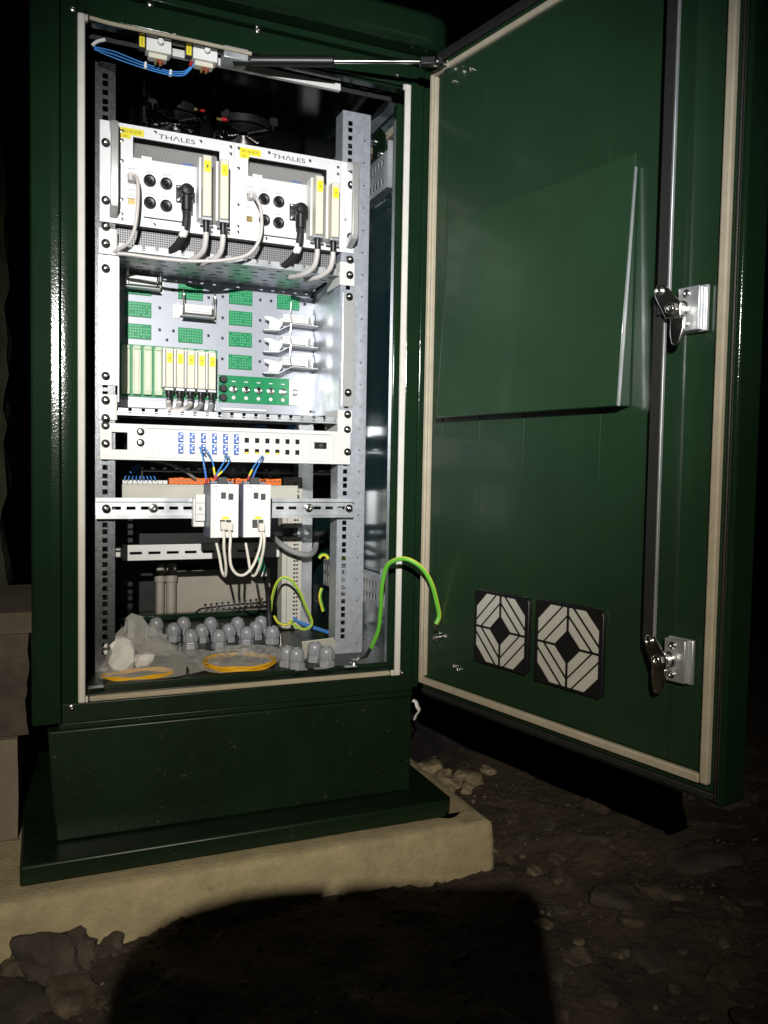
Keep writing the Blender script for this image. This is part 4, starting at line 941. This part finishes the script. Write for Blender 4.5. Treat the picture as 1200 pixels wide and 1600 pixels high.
# ------------------------------------------------------------------ earth bar at the back of the floor
EB = thing('earth_bar', (.39, .615, .05), 'bright earth bar with a row of small bolts at the back of the cabinet floor', 'earth bar')
p0, p1 = at(318, 951, y=.615), at(415, 941, y=.615)
mb = MB(); mb.tube([at(296, 961, y=.615), at(303, 960, y=.615), at(312, 953, y=.615), p0, p0.lerp(p1, .5), p1], .0045, 8, 3, flat=.5); mb.build('bar', CHROME, EB)
for k in range(11):
    q = p0.lerp(p1, (k+.3)/11); mb = MB(); h = .014 if k != 6 else .02
    mb.cyl(q+Vector((0, 0, -.010)), q+Vector((0, 0, h*.6)), .0017, n=8); mb.lathe(q+Vector((0, 0, h*.5)), q+Vector((0, 0, 1)), [(.0042, 0), (.0042, .003), (.002, .005), (0, .005)], 8); mb.build('bolt', CHROME if k < 10 else BRASS, EB)

# ------------------------------------------------------------------ cable glands
GR = 'grey cable glands standing on the cabinet floor'
def gland(loc):
    o = thing('cable_gland', loc, None, 'cable gland', GR); l = Vector(loc)
    mb = MB(); mb.lathe(l, l+Z, [(.0165, 0), (.0165, .010), (.0145, .0105), (.0140, .013)], 6); mb.build('hex_base', GLAND, o, .0012)
    mb = MB(); mb.lathe(l, l+Z, [(.0140, .0132), (.0146, .014), (.0146, .0265), (.0138, .032), (.0112, .0362), (.0085, .0380), (.0062, .0382), (.0058, .034), (0, .034)], 24)
    for k in range(9):
        a = 2*math.pi*k/9; mb.cyl(l+Vector((math.cos(a)*.0143, math.sin(a)*.0143, .0150)), l+Vector((math.cos(a)*.0143, math.sin(a)*.0143, .0275)), .0016, n=6)
    mb.build('dome_nut', GLAND, o); return o
c7 = lambda x, y: (100+x/1.935, 840+y/1.935)
GL = [(195, 298, 'grey gland half hidden behind the white wrap in the plastic bag'), (278, 292, 'grey gland behind the right shoulder of the crumpled plastic bag'), (330, 310, 'grey gland second in the row behind the plastic bag'), (362, 290, 'rearmost grey gland left of centre'),
      (383, 332, 'grey gland in the front row touching the tip of the plastic bag'), (415, 314, 'grey gland in the middle row left of the yellow coil'), (445, 290, 'grey gland in the back row left of centre'), (470, 332, 'grey gland in the front row behind the yellow coil, left'),
      (498, 312, 'grey gland in the middle row behind the yellow coil'), (523, 290, 'grey gland in the back row right of centre'), (551, 322, 'grey gland in the front row behind the yellow coil, right'), (578, 304, 'grey gland in the middle row towards the black cable'), (597, 286, 'rearmost grey gland by the black cable'), (628, 318, 'grey gland with the black cable entering it'),
      (672, 386, 'left of the four grey glands in front of the cream card'), (703, 392, 'grey gland nearest the sill among the four by the cream card'), (757, 372, 'grey gland standing right against the cream card'), (793, 386, 'right of the four grey glands in front of the cream card')]
g0 = None
for x, y, lb in GL:
    px, py = c7(x, y); q = at(px, py+1, z=.0205)
    if g0 is None: g0 = gland(q); g0['label'] = lb
    else:
        gg = dup(g0, q, lb); gg.rotation_euler = (random.uniform(-.05, .05), random.uniform(-.05, .05), random.uniform(0, 3))
g1 = None
for i, (x, y) in enumerate([(318, 278), (350, 330), (412, 268), (480, 268), (568, 262), (655, 300), (372, 405), (250, 280)]):
    px, py = c7(x, y); q = at(px, py+8, z=.0205)
    if g1 is None:
        mb = MB(); mb.lathe(q, q+Z, [(.0035, 0), (.0035, .006), (.0026, .0065), (.0026, .018), (0, .018)], 10); g1 = mb.build('floor_stud', CHROME, loc=q)
        tag(g1, 'small bright threaded stud sticking up from the cabinet floor among the glands', 'stud', 'threaded studs on the cabinet floor')
    else: dup(g1, q)
# cream card leaning behind the glands
q = [at(467, 1000, z=.058), at(516, 994, z=.062), at(524, 1001, z=.052), at(524, 1018, z=.0215), at(475, 1030, z=.0215)]
q[1].y, q[0].y = q[1].y-.02, q[0].y-.02
mb = MB(); n = (q[1]-q[0]).cross(q[3]-q[0]).normalized()*.0008
mb.add(q+[v+n for v in q], [(0, 1, 2, 3, 4), (9, 8, 7, 6, 5)]+[(i, 5+i, 5+(i+1) % 5, (i+1) % 5) for i in range(5)])
o = mb.build('paper_card', PAPER, loc=q[4]); tag(o, 'cream card leaning behind the front glands on the cabinet floor', 'card')

# ------------------------------------------------------------------ plastic bags and yellow fibre
def bag(name, outline, zfun, label, seed, cat='plastic bag'):
    """crumpled film draped over an outline on the floor: outline in (x, y), height field zfun(u, w)"""
    c = Vector((sum(p[0] for p in outline)/len(outline), sum(p[1] for p in outline)/len(outline)))
    nr, na = 12, 30; mb = MB(); vs = []; fs = []; rj = random.Random(int(seed*10))
    def edge(a):
        best = 0
        dx, dy = math.cos(a), math.sin(a)
        for i in range(len(outline)):
            A = Vector(outline[i])-c; B = Vector(outline[(i+1) % len(outline)])-c
            den = dx*(B.y-A.y)-dy*(B.x-A.x)
            if abs(den) < 1e-12: continue
            t = (A.x*(B.y-A.y)-A.y*(B.x-A.x))/den; s = (A.x*dy-A.y*dx)/den
            if t > 0 and -1e-6 <= s <= 1+1e-6: best = max(best, t)
        return best
    E = [edge(2*math.pi*k/na) for k in range(na)]
    for i in range(nr+1):
        f = (i/nr)**.8
        for k in range(na):
            a = 2*math.pi*k/na; e = E[k]*f*(1+.03*noise.noise(Vector((math.cos(a)*3, math.sin(a)*3, seed))))
            x, y = c.x+math.cos(a)*e, c.y+math.sin(a)*e
            if 0 < i < nr: x += rj.uniform(-.006, .006); y += rj.uniform(-.006, .006)
            base = zfun(x, y)*max(0, 1-f**3.0)
            cr = noise.noise(Vector((x*24, y*24, seed))); cr2 = rj.uniform(-1, 1)
            rid = 1-abs(cr)*2
            z = .0225+base*(1+.16*cr)+(.004+.006*base/.03)*(1-f*.7)*max(0, rid)**2+(.0022+.10*base)*cr2*(1-f*.6)
            vs.append((x, y, max(.0212, z)))
    for i in range(nr):
        for k in range(na):
            k2 = (k+1) % na; q = (i*na+k, i*na+k2, (i+1)*na+k2, (i+1)*na+k)
            fs += [(q[0], q[1], q[2]), (q[0], q[2], q[3])] if rj.random() < .5 else [(q[0], q[1], q[3]), (q[1], q[2], q[3])]
    mb.add(vs, fs)
    o = mb.build(name, BAG, loc=(c.x, c.y, .021), ang=9); return tag(o, label, cat)
OB = [tuple(at(px, py, z=.022)[:2]) for px, py in ((155, 1062), (152, 1045), (165, 1022), (178, 1005), (205, 1000), (250, 1004), (300, 1012), (345, 1022), (352, 1035), (330, 1046), (270, 1058), (200, 1066))]
pk = [(.076, .130, .078, .055), (.125, .112, .058, .050), (.18, .095, .032, .06)]
bag('plastic_bag', OB, lambda x, y: sum(h*math.exp(-((x-a)**2+(y-b)**2)/(2*(s*.62)**2)) for a, b, h, s in pk), 'crumpled clear plastic bag holding a white wrap at the left of the cabinet floor', 1.3)
OC = [tuple(at(px, py, z=.022)[:2]) for px, py in ((300, 1030), (330, 1018), (380, 1008), (430, 1010), (442, 1022), (436, 1036), (400, 1047), (345, 1054), (315, 1048))]
bag('plastic_bag', OC, lambda x, y: .013, 'flat clear plastic bag round the yellow fibre coil on the cabinet floor', 7.7)
# white wrapped part in the big bag: faceted folds
mb = MB(); rough_block(mb, .054, .098, .112, .150, .0215, .074, 3, .017, 26, 3.1, 4); o = mb.build('foam_wrap', SKINW, loc=(.07, .13, .021), smooth=False); tag(o, 'folded white foam wrap inside the crumpled plastic bag', 'packaging')
mb = MB(); rough_block(mb, .100, .136, .098, .130, .0215, .050, 3, .014, 30, 8.1, 4); o = mb.build('foam_wrap', SKINW, loc=(.12, .12, .021), smooth=False); tag(o, 'smaller white folded wrap lying right of the big one in the crumpled plastic bag', 'packaging')
def coil(name, c, a, b, turns, r, label, z0=.026, x_arc=None):
    mb = MB(); P = []; rnd = random.Random(4)
    n = 28
    for i in range(int(turns*n)+1):
        t = 2*math.pi*i/n; w = 1+.035*math.sin(i*.37)+.03*(rnd.random()-.5)
        P.append((c[0]+a*math.cos(t)*w, c[1]+b*math.sin(t)*w, z0+.0015*(i/n)+.001*math.sin(i*1.3)))
    mb.tube(P, r, 7, 3); o = mb.build(name, YFIB, loc=(c[0], c[1], z0)); return tag(o, label, 'fibre coil', 'coiled yellow fibre cables')
coil('fibre_coil', (.293, .082), .066, .063, 5, .0016, 'coil of yellow fibre cable in the flat bag in front of the glands')
coil('fibre_coil', (.105, .060), .060, .030, 3.3, .0016, 'loops of yellow fibre cable under the crumpled bag at the left', .0235)

# ------------------------------------------------------------------ fans under the roof
FG = 'round ventilator fans under the cabinet roof'
def fan(cx, cy, cz, label, R=.056):
    o = thing('ventilator_fan', (cx, cy, cz), label, 'fan', FG)
    mb = MB(); mb.lathe((cx, cy, cz), (cx, cy, 2), [(R+.001, .004), (R+.004, .004), (R+.004, .040), (R-.001, .040), (R-.001, .004)], 36)
    for sx in (-1, 1):
        for sy in (-1, 1): mb.box(cx+sx*(R-.004)-.008, cx+sx*(R-.004)+.008, cy+sy*(R-.004)-.008, cy+sy*(R-.004)+.008, cz+.004, cz+.040)
    mb.build('housing', BLACK, o)
    mb = MB()
    for k in range(7):
        rr = .014+k*.0068; P = [(cx+rr*math.cos(a), cy+rr*math.sin(a), cz) for a in [2*math.pi*i/40 for i in range(41)]]; mb.tube(P, .0011, 6, 1)
    for k in range(4):
        a = math.pi/4+k*math.pi/2; mb.tube([(cx+.010*math.cos(a), cy+.010*math.sin(a), cz-.001), (cx+.062*math.cos(a), cy+.062*math.sin(a), cz-.001)], .0012, 6)
    mb.build('finger_guard', STEEL, o)
    mb = MB(); mb.lathe((cx, cy, cz+.012), (cx, cy, 2), [(0, 0), (.019, .001), (.021, .006), (.021, .024), (0, .024)], 24)
    for k in range(7):
        a = 2*math.pi*k/7; u = Vector((math.cos(a), math.sin(a), 0)); w = Vector((-math.sin(a), math.cos(a), 0)); c = Vector((cx, cy, cz+.022))
        mb.add([c+u*.020-w*.008+Z*.007, c+u*.050-w*.014+Z*.009, c+u*.050+w*.012-Z*.008, c+u*.020+w*.008-Z*.006], [(0, 1, 2, 3)])
    mb.build('rotor', BLACK, o)
    mb = MB()
    for sx in (-1, 1):
        for sy in (-1, 1): mb.cyl((cx+sx*(R-.004), cy+sy*(R-.004), cz-.006), (cx+sx*(R-.004), cy+sy*(R-.004), cz+.05), .002, n=8)
    mb.build('fixing_bolt', CHROME, o)
fan(.204, .335, 1.120, 'black fan with a ring guard under the roof, above the left module'); fan(.348, .335, 1.120, 'black fan with a ring guard under the roof, above the right module')
for px, py, lb in ((312, 171, 'red spade terminal hanging behind the left fan'), (347, 186, 'red spade terminal hanging between the two fans')):
    q = at(px, py, y=.26); o = thing('spade_terminal', q, lb, 'terminal', 'red spade terminals by the fans')
    mb = MB(); mb.cyl(q-X*.001, q+X*.010, .0045, .0040, 10); mb.build('sleeve', RED, o)
    mb = MB(); mb.box(q.x-.011, q.x-.001, q.y-.001, q.y+.001, q.z-.004, q.z+.001); mb.build('blade', BRASS, o)
    mb = MB(); mb.tube([q+X*.009, q+Vector((.018, .01, .006)), q+Vector((.022, .03, .04))], .0018, 6); mb.build('wire', RUBBER, o)
# switches on the top rail
def switch(px0, px1, py, label):
    a = at(px0, py, y=.016); b = at(px1, py+ (px1-px0)*.2, y=.016); w = b.x-a.x; z = (a.z+b.z)/2
    o = thing('door_switch', (a.x, .03, z), label, 'switch', 'white door switches on the top rail')
    mb = MB(); mb.box(a.x, b.x, .016, .0395, z-.012, z+.012); mb.build('switch_body', WHITE, o, .001)
    mb = MB(); mb.box(a.x+.004, b.x-.006, .022, .0385, z-.020, z-.0122); mb.build('terminal_skirt', CREAM, o, .001)
    mb = MB(); c = Vector((a.x+w*.55, .0158, z+.003)); mb.lathe(c, c-Y, [(.0052, 0), (.0052, .006), (.0045, .009), (0, .010)], 16); mb.build('plunger', WHITE, o)
    mb = MB(); mb.box(a.x-.0125, a.x-.0015, .017, .032, z-.010, z+.010); mb.build('end_cap', GREYD, o, .001)
    mb = MB(); mb.box(a.x-.0115, a.x-.0030, .0162, .0168, z-.009, z+.009); mb.cur = 1; mb.box(a.x-.0078, a.x-.0068, .0159, .0161, z-.006, z+.006); mb.build('number_sticker', [YEL, INK], o)
    mb = MB(); 
    for dx in (.018, .026): mb.cyl((a.x+dx, .026, z-.0201), (a.x+dx-.003, .026, z-.030), .0022, n=8)
    mb.build('spade_terminal', BRASS, o)
    mb = MB(); mb.cyl((a.x+.024, .028, z-.0201), (a.x+.026, .028, z-.027), .004, n=10); mb.build('red_cover', RED, o)
switch(229, 268, 66, 'white door switch with a yellow tag at the left end of the top rail')
switch(302, 340, 79, 'white door switch with a yellow tag beside the gas strut end')
BWS = thing('wire_bundle', at(147, 75, y=.05), 'bundle of thin blue wires sagging from the top left corner to the second switch', 'wires')
for k in range(3):
    P = pts_y([(147, 73+2*k, .05), (180, 81+5*k, .05), (220, 97+4*k, .045), (260, 110+3*k, .04), (285, 112+3*k, .036), (297, 105+2*k, .032), (303+k, 98, .03)]); mb = MB(); mb.tube(P, .0010, 7); mb.build('wire', BLUEW, BWS)
P = pts_y([(144, 71, .05), (152, 65, .05), (164, 62, .05)]); mb = MB(); mb.tube(P, .0028, 8); mb.build('sleeve', WHITE, BWS)
for px, py in ((227, 103), (266, 115)):
    q = at(px, py, y=.0425); mb = MB(); mb.lathe(q-X*.002, q+X, [(.0052, 0), (.0052, .004)], 12); mb.box(q.x-.0015, q.x+.0015, q.y-.007, q.y-.004, q.z-.001, q.z+.004); mb.build('cable_tie', WHITE, BWS)
mb = MB(); mb.tube(pts_y([(297, 103, .03), (300, 97, .03)]), .003, 8); mb.build('ferrule', RED, BWS)

# ------------------------------------------------------------------ surroundings
WL = thing('garden_wall', (-.4, .35, -.36), 'low rough stone wall with a coping, left of the cabinet', 'wall')
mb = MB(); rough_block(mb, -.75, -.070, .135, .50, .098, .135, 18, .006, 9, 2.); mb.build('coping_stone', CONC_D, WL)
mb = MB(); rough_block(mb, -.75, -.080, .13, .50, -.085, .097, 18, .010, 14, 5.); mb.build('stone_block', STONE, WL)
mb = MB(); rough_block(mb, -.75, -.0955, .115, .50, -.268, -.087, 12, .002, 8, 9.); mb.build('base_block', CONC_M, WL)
mb = MB(); rough_block(mb, -3.2, -.16, 1.3, 1.6, -.36, 1.7, 40, .035, 5, 7.); o = mb.build('boundary_wall', WALLD, loc=(-1.6, 1.45, -.36), ang=50); tag(o, 'dark rough wall in the shadows far behind the low stone wall, left of the cabinet', 'wall')
# loose blocks and stones
def stone(loc, size, seed, m, label, group=None, flat=.6, rot=0., sub=6):
    mb = MB(); n = sub; rough_block(mb, -size[0], size[0], -size[1], size[1], -size[2], size[2], n, min(size)*.75, 1.1/max(size), seed, 3.2)
    o = mb.build('stone', m, ang=28); o.location = loc; o.rotation_euler = (random.Random(seed).uniform(-.2, .2), random.Random(seed+1).uniform(-.2, .2), rot); return tag(o, label, 'stone', group)
q = at(92, 1500, z=-.375); stone((q.x, q.y-.006, -.372), (.060, .045, .040), 12.3, STONE, 'large rough brown stone in the bottom left corner against the slab', sub=10)
for i, (px, py, sz, lb) in enumerate([(35, 1508, (.040, .035, .026), 'rough brown stone at the left edge against the slab, left of the big one'), (165, 1490, (.030, .022, .020), 'small brown stone against the slab just right of the big corner stone'), (112, 1560, (.045, .035, .018), 'low brown stone lying in front of the big corner stone'), (215, 1478, (.022, .014, .010), 'thin brown fragment along the foot of the slab right of the corner stones')]):
    q = at(px, py, z=-.372); stone((q.x, q.y, -.372), sz, 61.3+i*4.7, STONE if i % 2 else STONEM, lb, rot=i*.9, sub=9)
q = at(10, 1560, z=-.37); stone((q.x, q.y-.02, -.382), (.06, .07, .02), 4.4, STONE, 'flat greyish stone at the lower left edge of the picture', rot=.4, sub=8)
q = at(1105, 1345, z=-.35); stone((q.x, q.y, -.352), (.085, .05, .018), 21.7, STONE, 'broad flat stone half sunk in the soil at the lower right', rot=-.2, sub=10)
q = at(1075, 1262, z=-.33); stone((q.x+.06, q.y+.1, -.335), (.05, .05, .035), 31.7, STONE, 'brown stone below the free corner of the door', sub=8)
q = at(1150, 1275, z=-.33); stone((q.x+.08, q.y+.1, -.335), (.07, .05, .035), 35.7, STONE, 'brown stone at the right edge beyond the door corner', sub=8)
RB = 'broken pale stones in the rubble by the slab corner'
rub = [(668, 1192, .024, 'pale rounded stone at the top of the rubble against the slab edge'), (690, 1200, .022, 'pale broken stone just right of the topmost rubble stone'), (655, 1186, .012, 'small pale chip touching the plinth corner in the rubble'), (708, 1213, .016, 'pale stone in the middle of the rubble'), (722, 1203, .014, 'pale stone at the outer side of the rubble'), (742, 1210, .017, 'pale stone at the right end of the rubble'), (730, 1222, .012, 'lower pale stone of the rubble'), (762, 1196, .013, 'square pale stone beyond the rubble'), (700, 1226, .010, 'small pale chip at the foot of the rubble beside the slab'), (840, 1200, .012, 'single pale stone at the edge of the door shadow')]
for i, (px, py, s, lb) in enumerate(rub):
    q = at(px, py, z=-.34+s*.5); stone((q.x, q.y, gh(q.x, q.y)+s*.25), (s*1.4, s*1.1, s*.9), 50+i*3.3, RUBBLE, lb, RB, rot=i*.7)
SG = 'small stones scattered on the soil right of the slab'
rnd = random.Random(11)
sp = [(795, 1320), (835, 1338), (868, 1358), (905, 1300), (985, 1430), (975, 1463), (1055, 1520), (880, 1392), (1010, 1390), (850, 1420), (935, 1350), (818, 1300), (1100, 1560), (1130, 1470), (950, 1540), (870, 1500), (1000, 1330), (905, 1440)]
for i, (px, py) in enumerate(sp):
    s = rnd.uniform(.006, .013) * (1.5 if i in (4, 5) else 1); q = at(px, py, z=-.345); stone((q.x, q.y, gh(q.x, q.y)+s*.05), (s*1.5, s*1.1, s*.6), 90+i*2.1, (STONEM, STONEL, STONEM, STONE)[i % 4], 'small stone lying in the dark soil right of the concrete slab', SG, rot=rnd.uniform(0, 3), sub=4)
LG = 'lumps of broken ground right of the slab'
rnd = random.Random(23)
for i, (px, py) in enumerate([(760, 1262), (800, 1272), (850, 1285), (780, 1345), (870, 1330), (930, 1310), (990, 1352), (1040, 1395), (960, 1395), (1075, 1420), (900, 1475), (1020, 1470), (860, 1555), (1130, 1520), (960, 1590), (1060, 1590), (820, 1375), (1160, 1400), (1170, 1580), (930, 1262)]):
    q = at(px, py, z=-.345); s = rnd.uniform(.016, .034); stone((q.x, q.y, gh(q.x, q.y)-s*.12), (s*rnd.uniform(1., 1.7), s, s*.42), 300+i*5.3, (SOIL, STONEM, STONE)[i % 3], 'low soil-caked lump in the broken ground right of the concrete slab', LG, rot=rnd.uniform(0, 3), sub=9)
# gravel, grit and clods
mb = MB(); rnd = random.Random(5)
BASE = []
for i in range(6):
    t = (1+5**.5)/2; V0 = [Vector(v).normalized() for v in ((-1, t, 0), (1, t, 0), (-1, -t, 0), (1, -t, 0), (0, -1, t), (0, 1, t), (0, -1, -t), (0, 1, -t), (t, 0, -1), (t, 0, 1), (-t, 0, -1), (-t, 0, 1))]
    BASE.append([v*rnd.uniform(.65, 1.2) for v in V0])
ICO = [(0, 11, 5), (0, 5, 1), (0, 1, 7), (0, 7, 10), (0, 10, 11), (1, 5, 9), (5, 11, 4), (11, 10, 2), (10, 7, 6), (7, 1, 8), (3, 9, 4), (3, 4, 2), (3, 2, 6), (3, 6, 8), (3, 8, 9), (4, 9, 5), (2, 4, 11), (6, 2, 10), (8, 6, 7), (9, 8, 1)]
def crumb(x, y, s, col, sink=.25):
    r = rnd.uniform(0, 6.28); c, q = math.cos(r), math.sin(r); z = gh(x, y)+s*(.5-sink); f = (rnd.uniform(.8, 1.4), rnd.uniform(.7, 1.1), rnd.uniform(.45, .8))
    mb.cur = col; mb.add([(x+s*(v.x*f[0]*c-v.y*f[1]*q), y+s*(v.x*f[0]*q+v.y*f[1]*c), z+s*v.z*f[2]) for v in BASE[rnd.randrange(6)]], ICO)
for i in range(5200):
    x = rnd.uniform(.76, 1.75) if i % 5 else rnd.uniform(-.3, .8); y = rnd.uniform(-.7, .75) if i % 5 else rnd.uniform(-.55, -.118)
    if x < .765 and y > -.118: continue
    d = noise.noise(Vector((x*5, y*5, 12)))
    if d < -.12 and rnd.random() < .75: continue
    s = rnd.uniform(.0012, .0040); s *= 2.2 if rnd.random() < .07 else 1
    crumb(x, y, s, 0 if rnd.random() < .62 else (1 if rnd.random() < .8 else 2))
for i in range(260):                                        # crumbs piled against the slab and in the rubble
    if i % 2: x = rnd.uniform(-.12, .78); y = -.116-abs(rnd.gauss(0, .012)); s = rnd.uniform(.002, .007)
    else: x = .765+abs(rnd.gauss(0, .05)); y = rnd.uniform(.1, .45) if i % 4 else rnd.uniform(-.12, .4); s = rnd.uniform(.002, .008)
    crumb(x, y, s, 1 if i % 3 else (2 if not i % 2 else 0), .3)
o = mb.build('gravel', [STONE, SOIL, STONEL], ang=20); tag(o, None, None, kind='stuff')
# dark lumpy mound behind the door
mb = MB(); nx, ny = 60, 36; vs = []; fs = []
for i in range(nx+1):
    for j in range(ny+1):
        u, v = i/nx, j/ny; x = .70+u*1.1; y = .42+v*.8+.05*noise.noise(Vector((u*4, 0, 2)))
        h = math.sin(math.pi*min(1, u*1.05))**.5*math.sin(math.pi*(v*.55+.0))*.30
        z = -.37+h+.03*noise.noise(Vector((x*6, y*6, 4)))*(.3+v)+.012*noise.noise(Vector((x*22, y*14, 8)))
        vs.append((x, y, z))
for i in range(nx):
    for j in range(ny): fs.append((i*(ny+1)+j, (i+1)*(ny+1)+j, (i+1)*(ny+1)+j+1, i*(ny+1)+j+1))
mb.add(vs, fs); o = mb.build('mound', MOUND, loc=(1.2, .8, -.37), ang=60)
sm = o.modifiers.new('thickness', 'SOLIDIFY'); sm.thickness = .003
tag(o, 'dark uneven mound heaped on the ground behind the open door', 'mound')
P = pts_y([(645, 1094, .09), (650, 1097, .085), (652, 1104, .08), (655, 1110, .08), (650, 1118, .085), (648, 1124, .09)])
mb = MB(); mb.tube(P, .0042, 8, flat=.35); o = mb.build('white_strap', WHITE, loc=P[0]); tag(o, 'short curl of white strap sticking out behind the cabinet side', 'strap')

# ------------------------------------------------------------------ what lights the scene: a head torch, and an unseen slab added to cast the foreground shadow
HT = thing('head_torch', LAMP-fw*.03, 'small black head torch shining at the cabinet from behind the camera', 'head torch')
mb = MB(); a = LAMP-fw*.006
mb.lathe(a-fw*.034, a, [(0, 0), (.018, .001), (.022, .008), (.022, .030), (.019, .033), (.017, .031), (.008, .022), (.0, .022)], 24); mb.build('torch_head', BLACK, HT)
for nm, aim, wt, col, size, blend, rad in (('hot_beam', HOT_AIM, HOT_W, HOT_COL, 40, 1., .0065), ('flood_beam', FLOOD_AIM, FLOOD_W, FLOOD_COL, 60, 1., .0065)):
    ld = bpy.data.lights.new(nm, 'SPOT'); ld.energy = wt; ld.color = col; ld.spot_size = math.radians(size); ld.spot_blend = blend; ld.shadow_soft_size = rad
    lo = bpy.data.objects.new(nm, ld); COL.objects.link(lo); lo.parent = HT
    d = (aim-LAMP).normalized(); lo.rotation_mode = 'QUATERNION'; lo.rotation_quaternion = d.to_track_quat('-Z', 'Y'); lo.location = LAMP-HT.location
BLK = thing('blocker', CAM-fw*.012-up*.05, 'tablet added unseen behind the camera, shaped to cast the foreground shadow', 'blocker')
Mx = Matrix(((rt.x, up.x, -fw.x, 0), (rt.y, up.y, -fw.y, 0), (rt.z, up.z, -fw.z, 0), (0, 0, 0, 1)))
def slab_at(n): M = Mx.copy(); M.translation = CAM-fw*n; return M
mb = MB(); mb.prism([(-0.0216, -0.1437), (0.0999, -0.1437), (0.0984, 0.0618), (0.0963, 0.0675), (0.0920, 0.0711), (0.0848, 0.0733), (-0.0072, 0.0733), (-0.0158, 0.0704), (-0.0216, 0.0647)], .009, slab_at(.016)); mb.build('blocker_body', BLACK, BLK, .001)
mb = MB(); mb.prism([(-.136, -.15), (-.0219, -.15), (-.0219, .0735), (-.048, .0715), (-.072, .0675), (-.093, .061), (-.110, .053), (-.122, .044), (-.130, .033), (-.134, .015)][::-1], .004, slab_at(.020)); mb.build('blocker_wing', RUBBER, BLK)  # outline follows the left slope of the shadow it has to cast
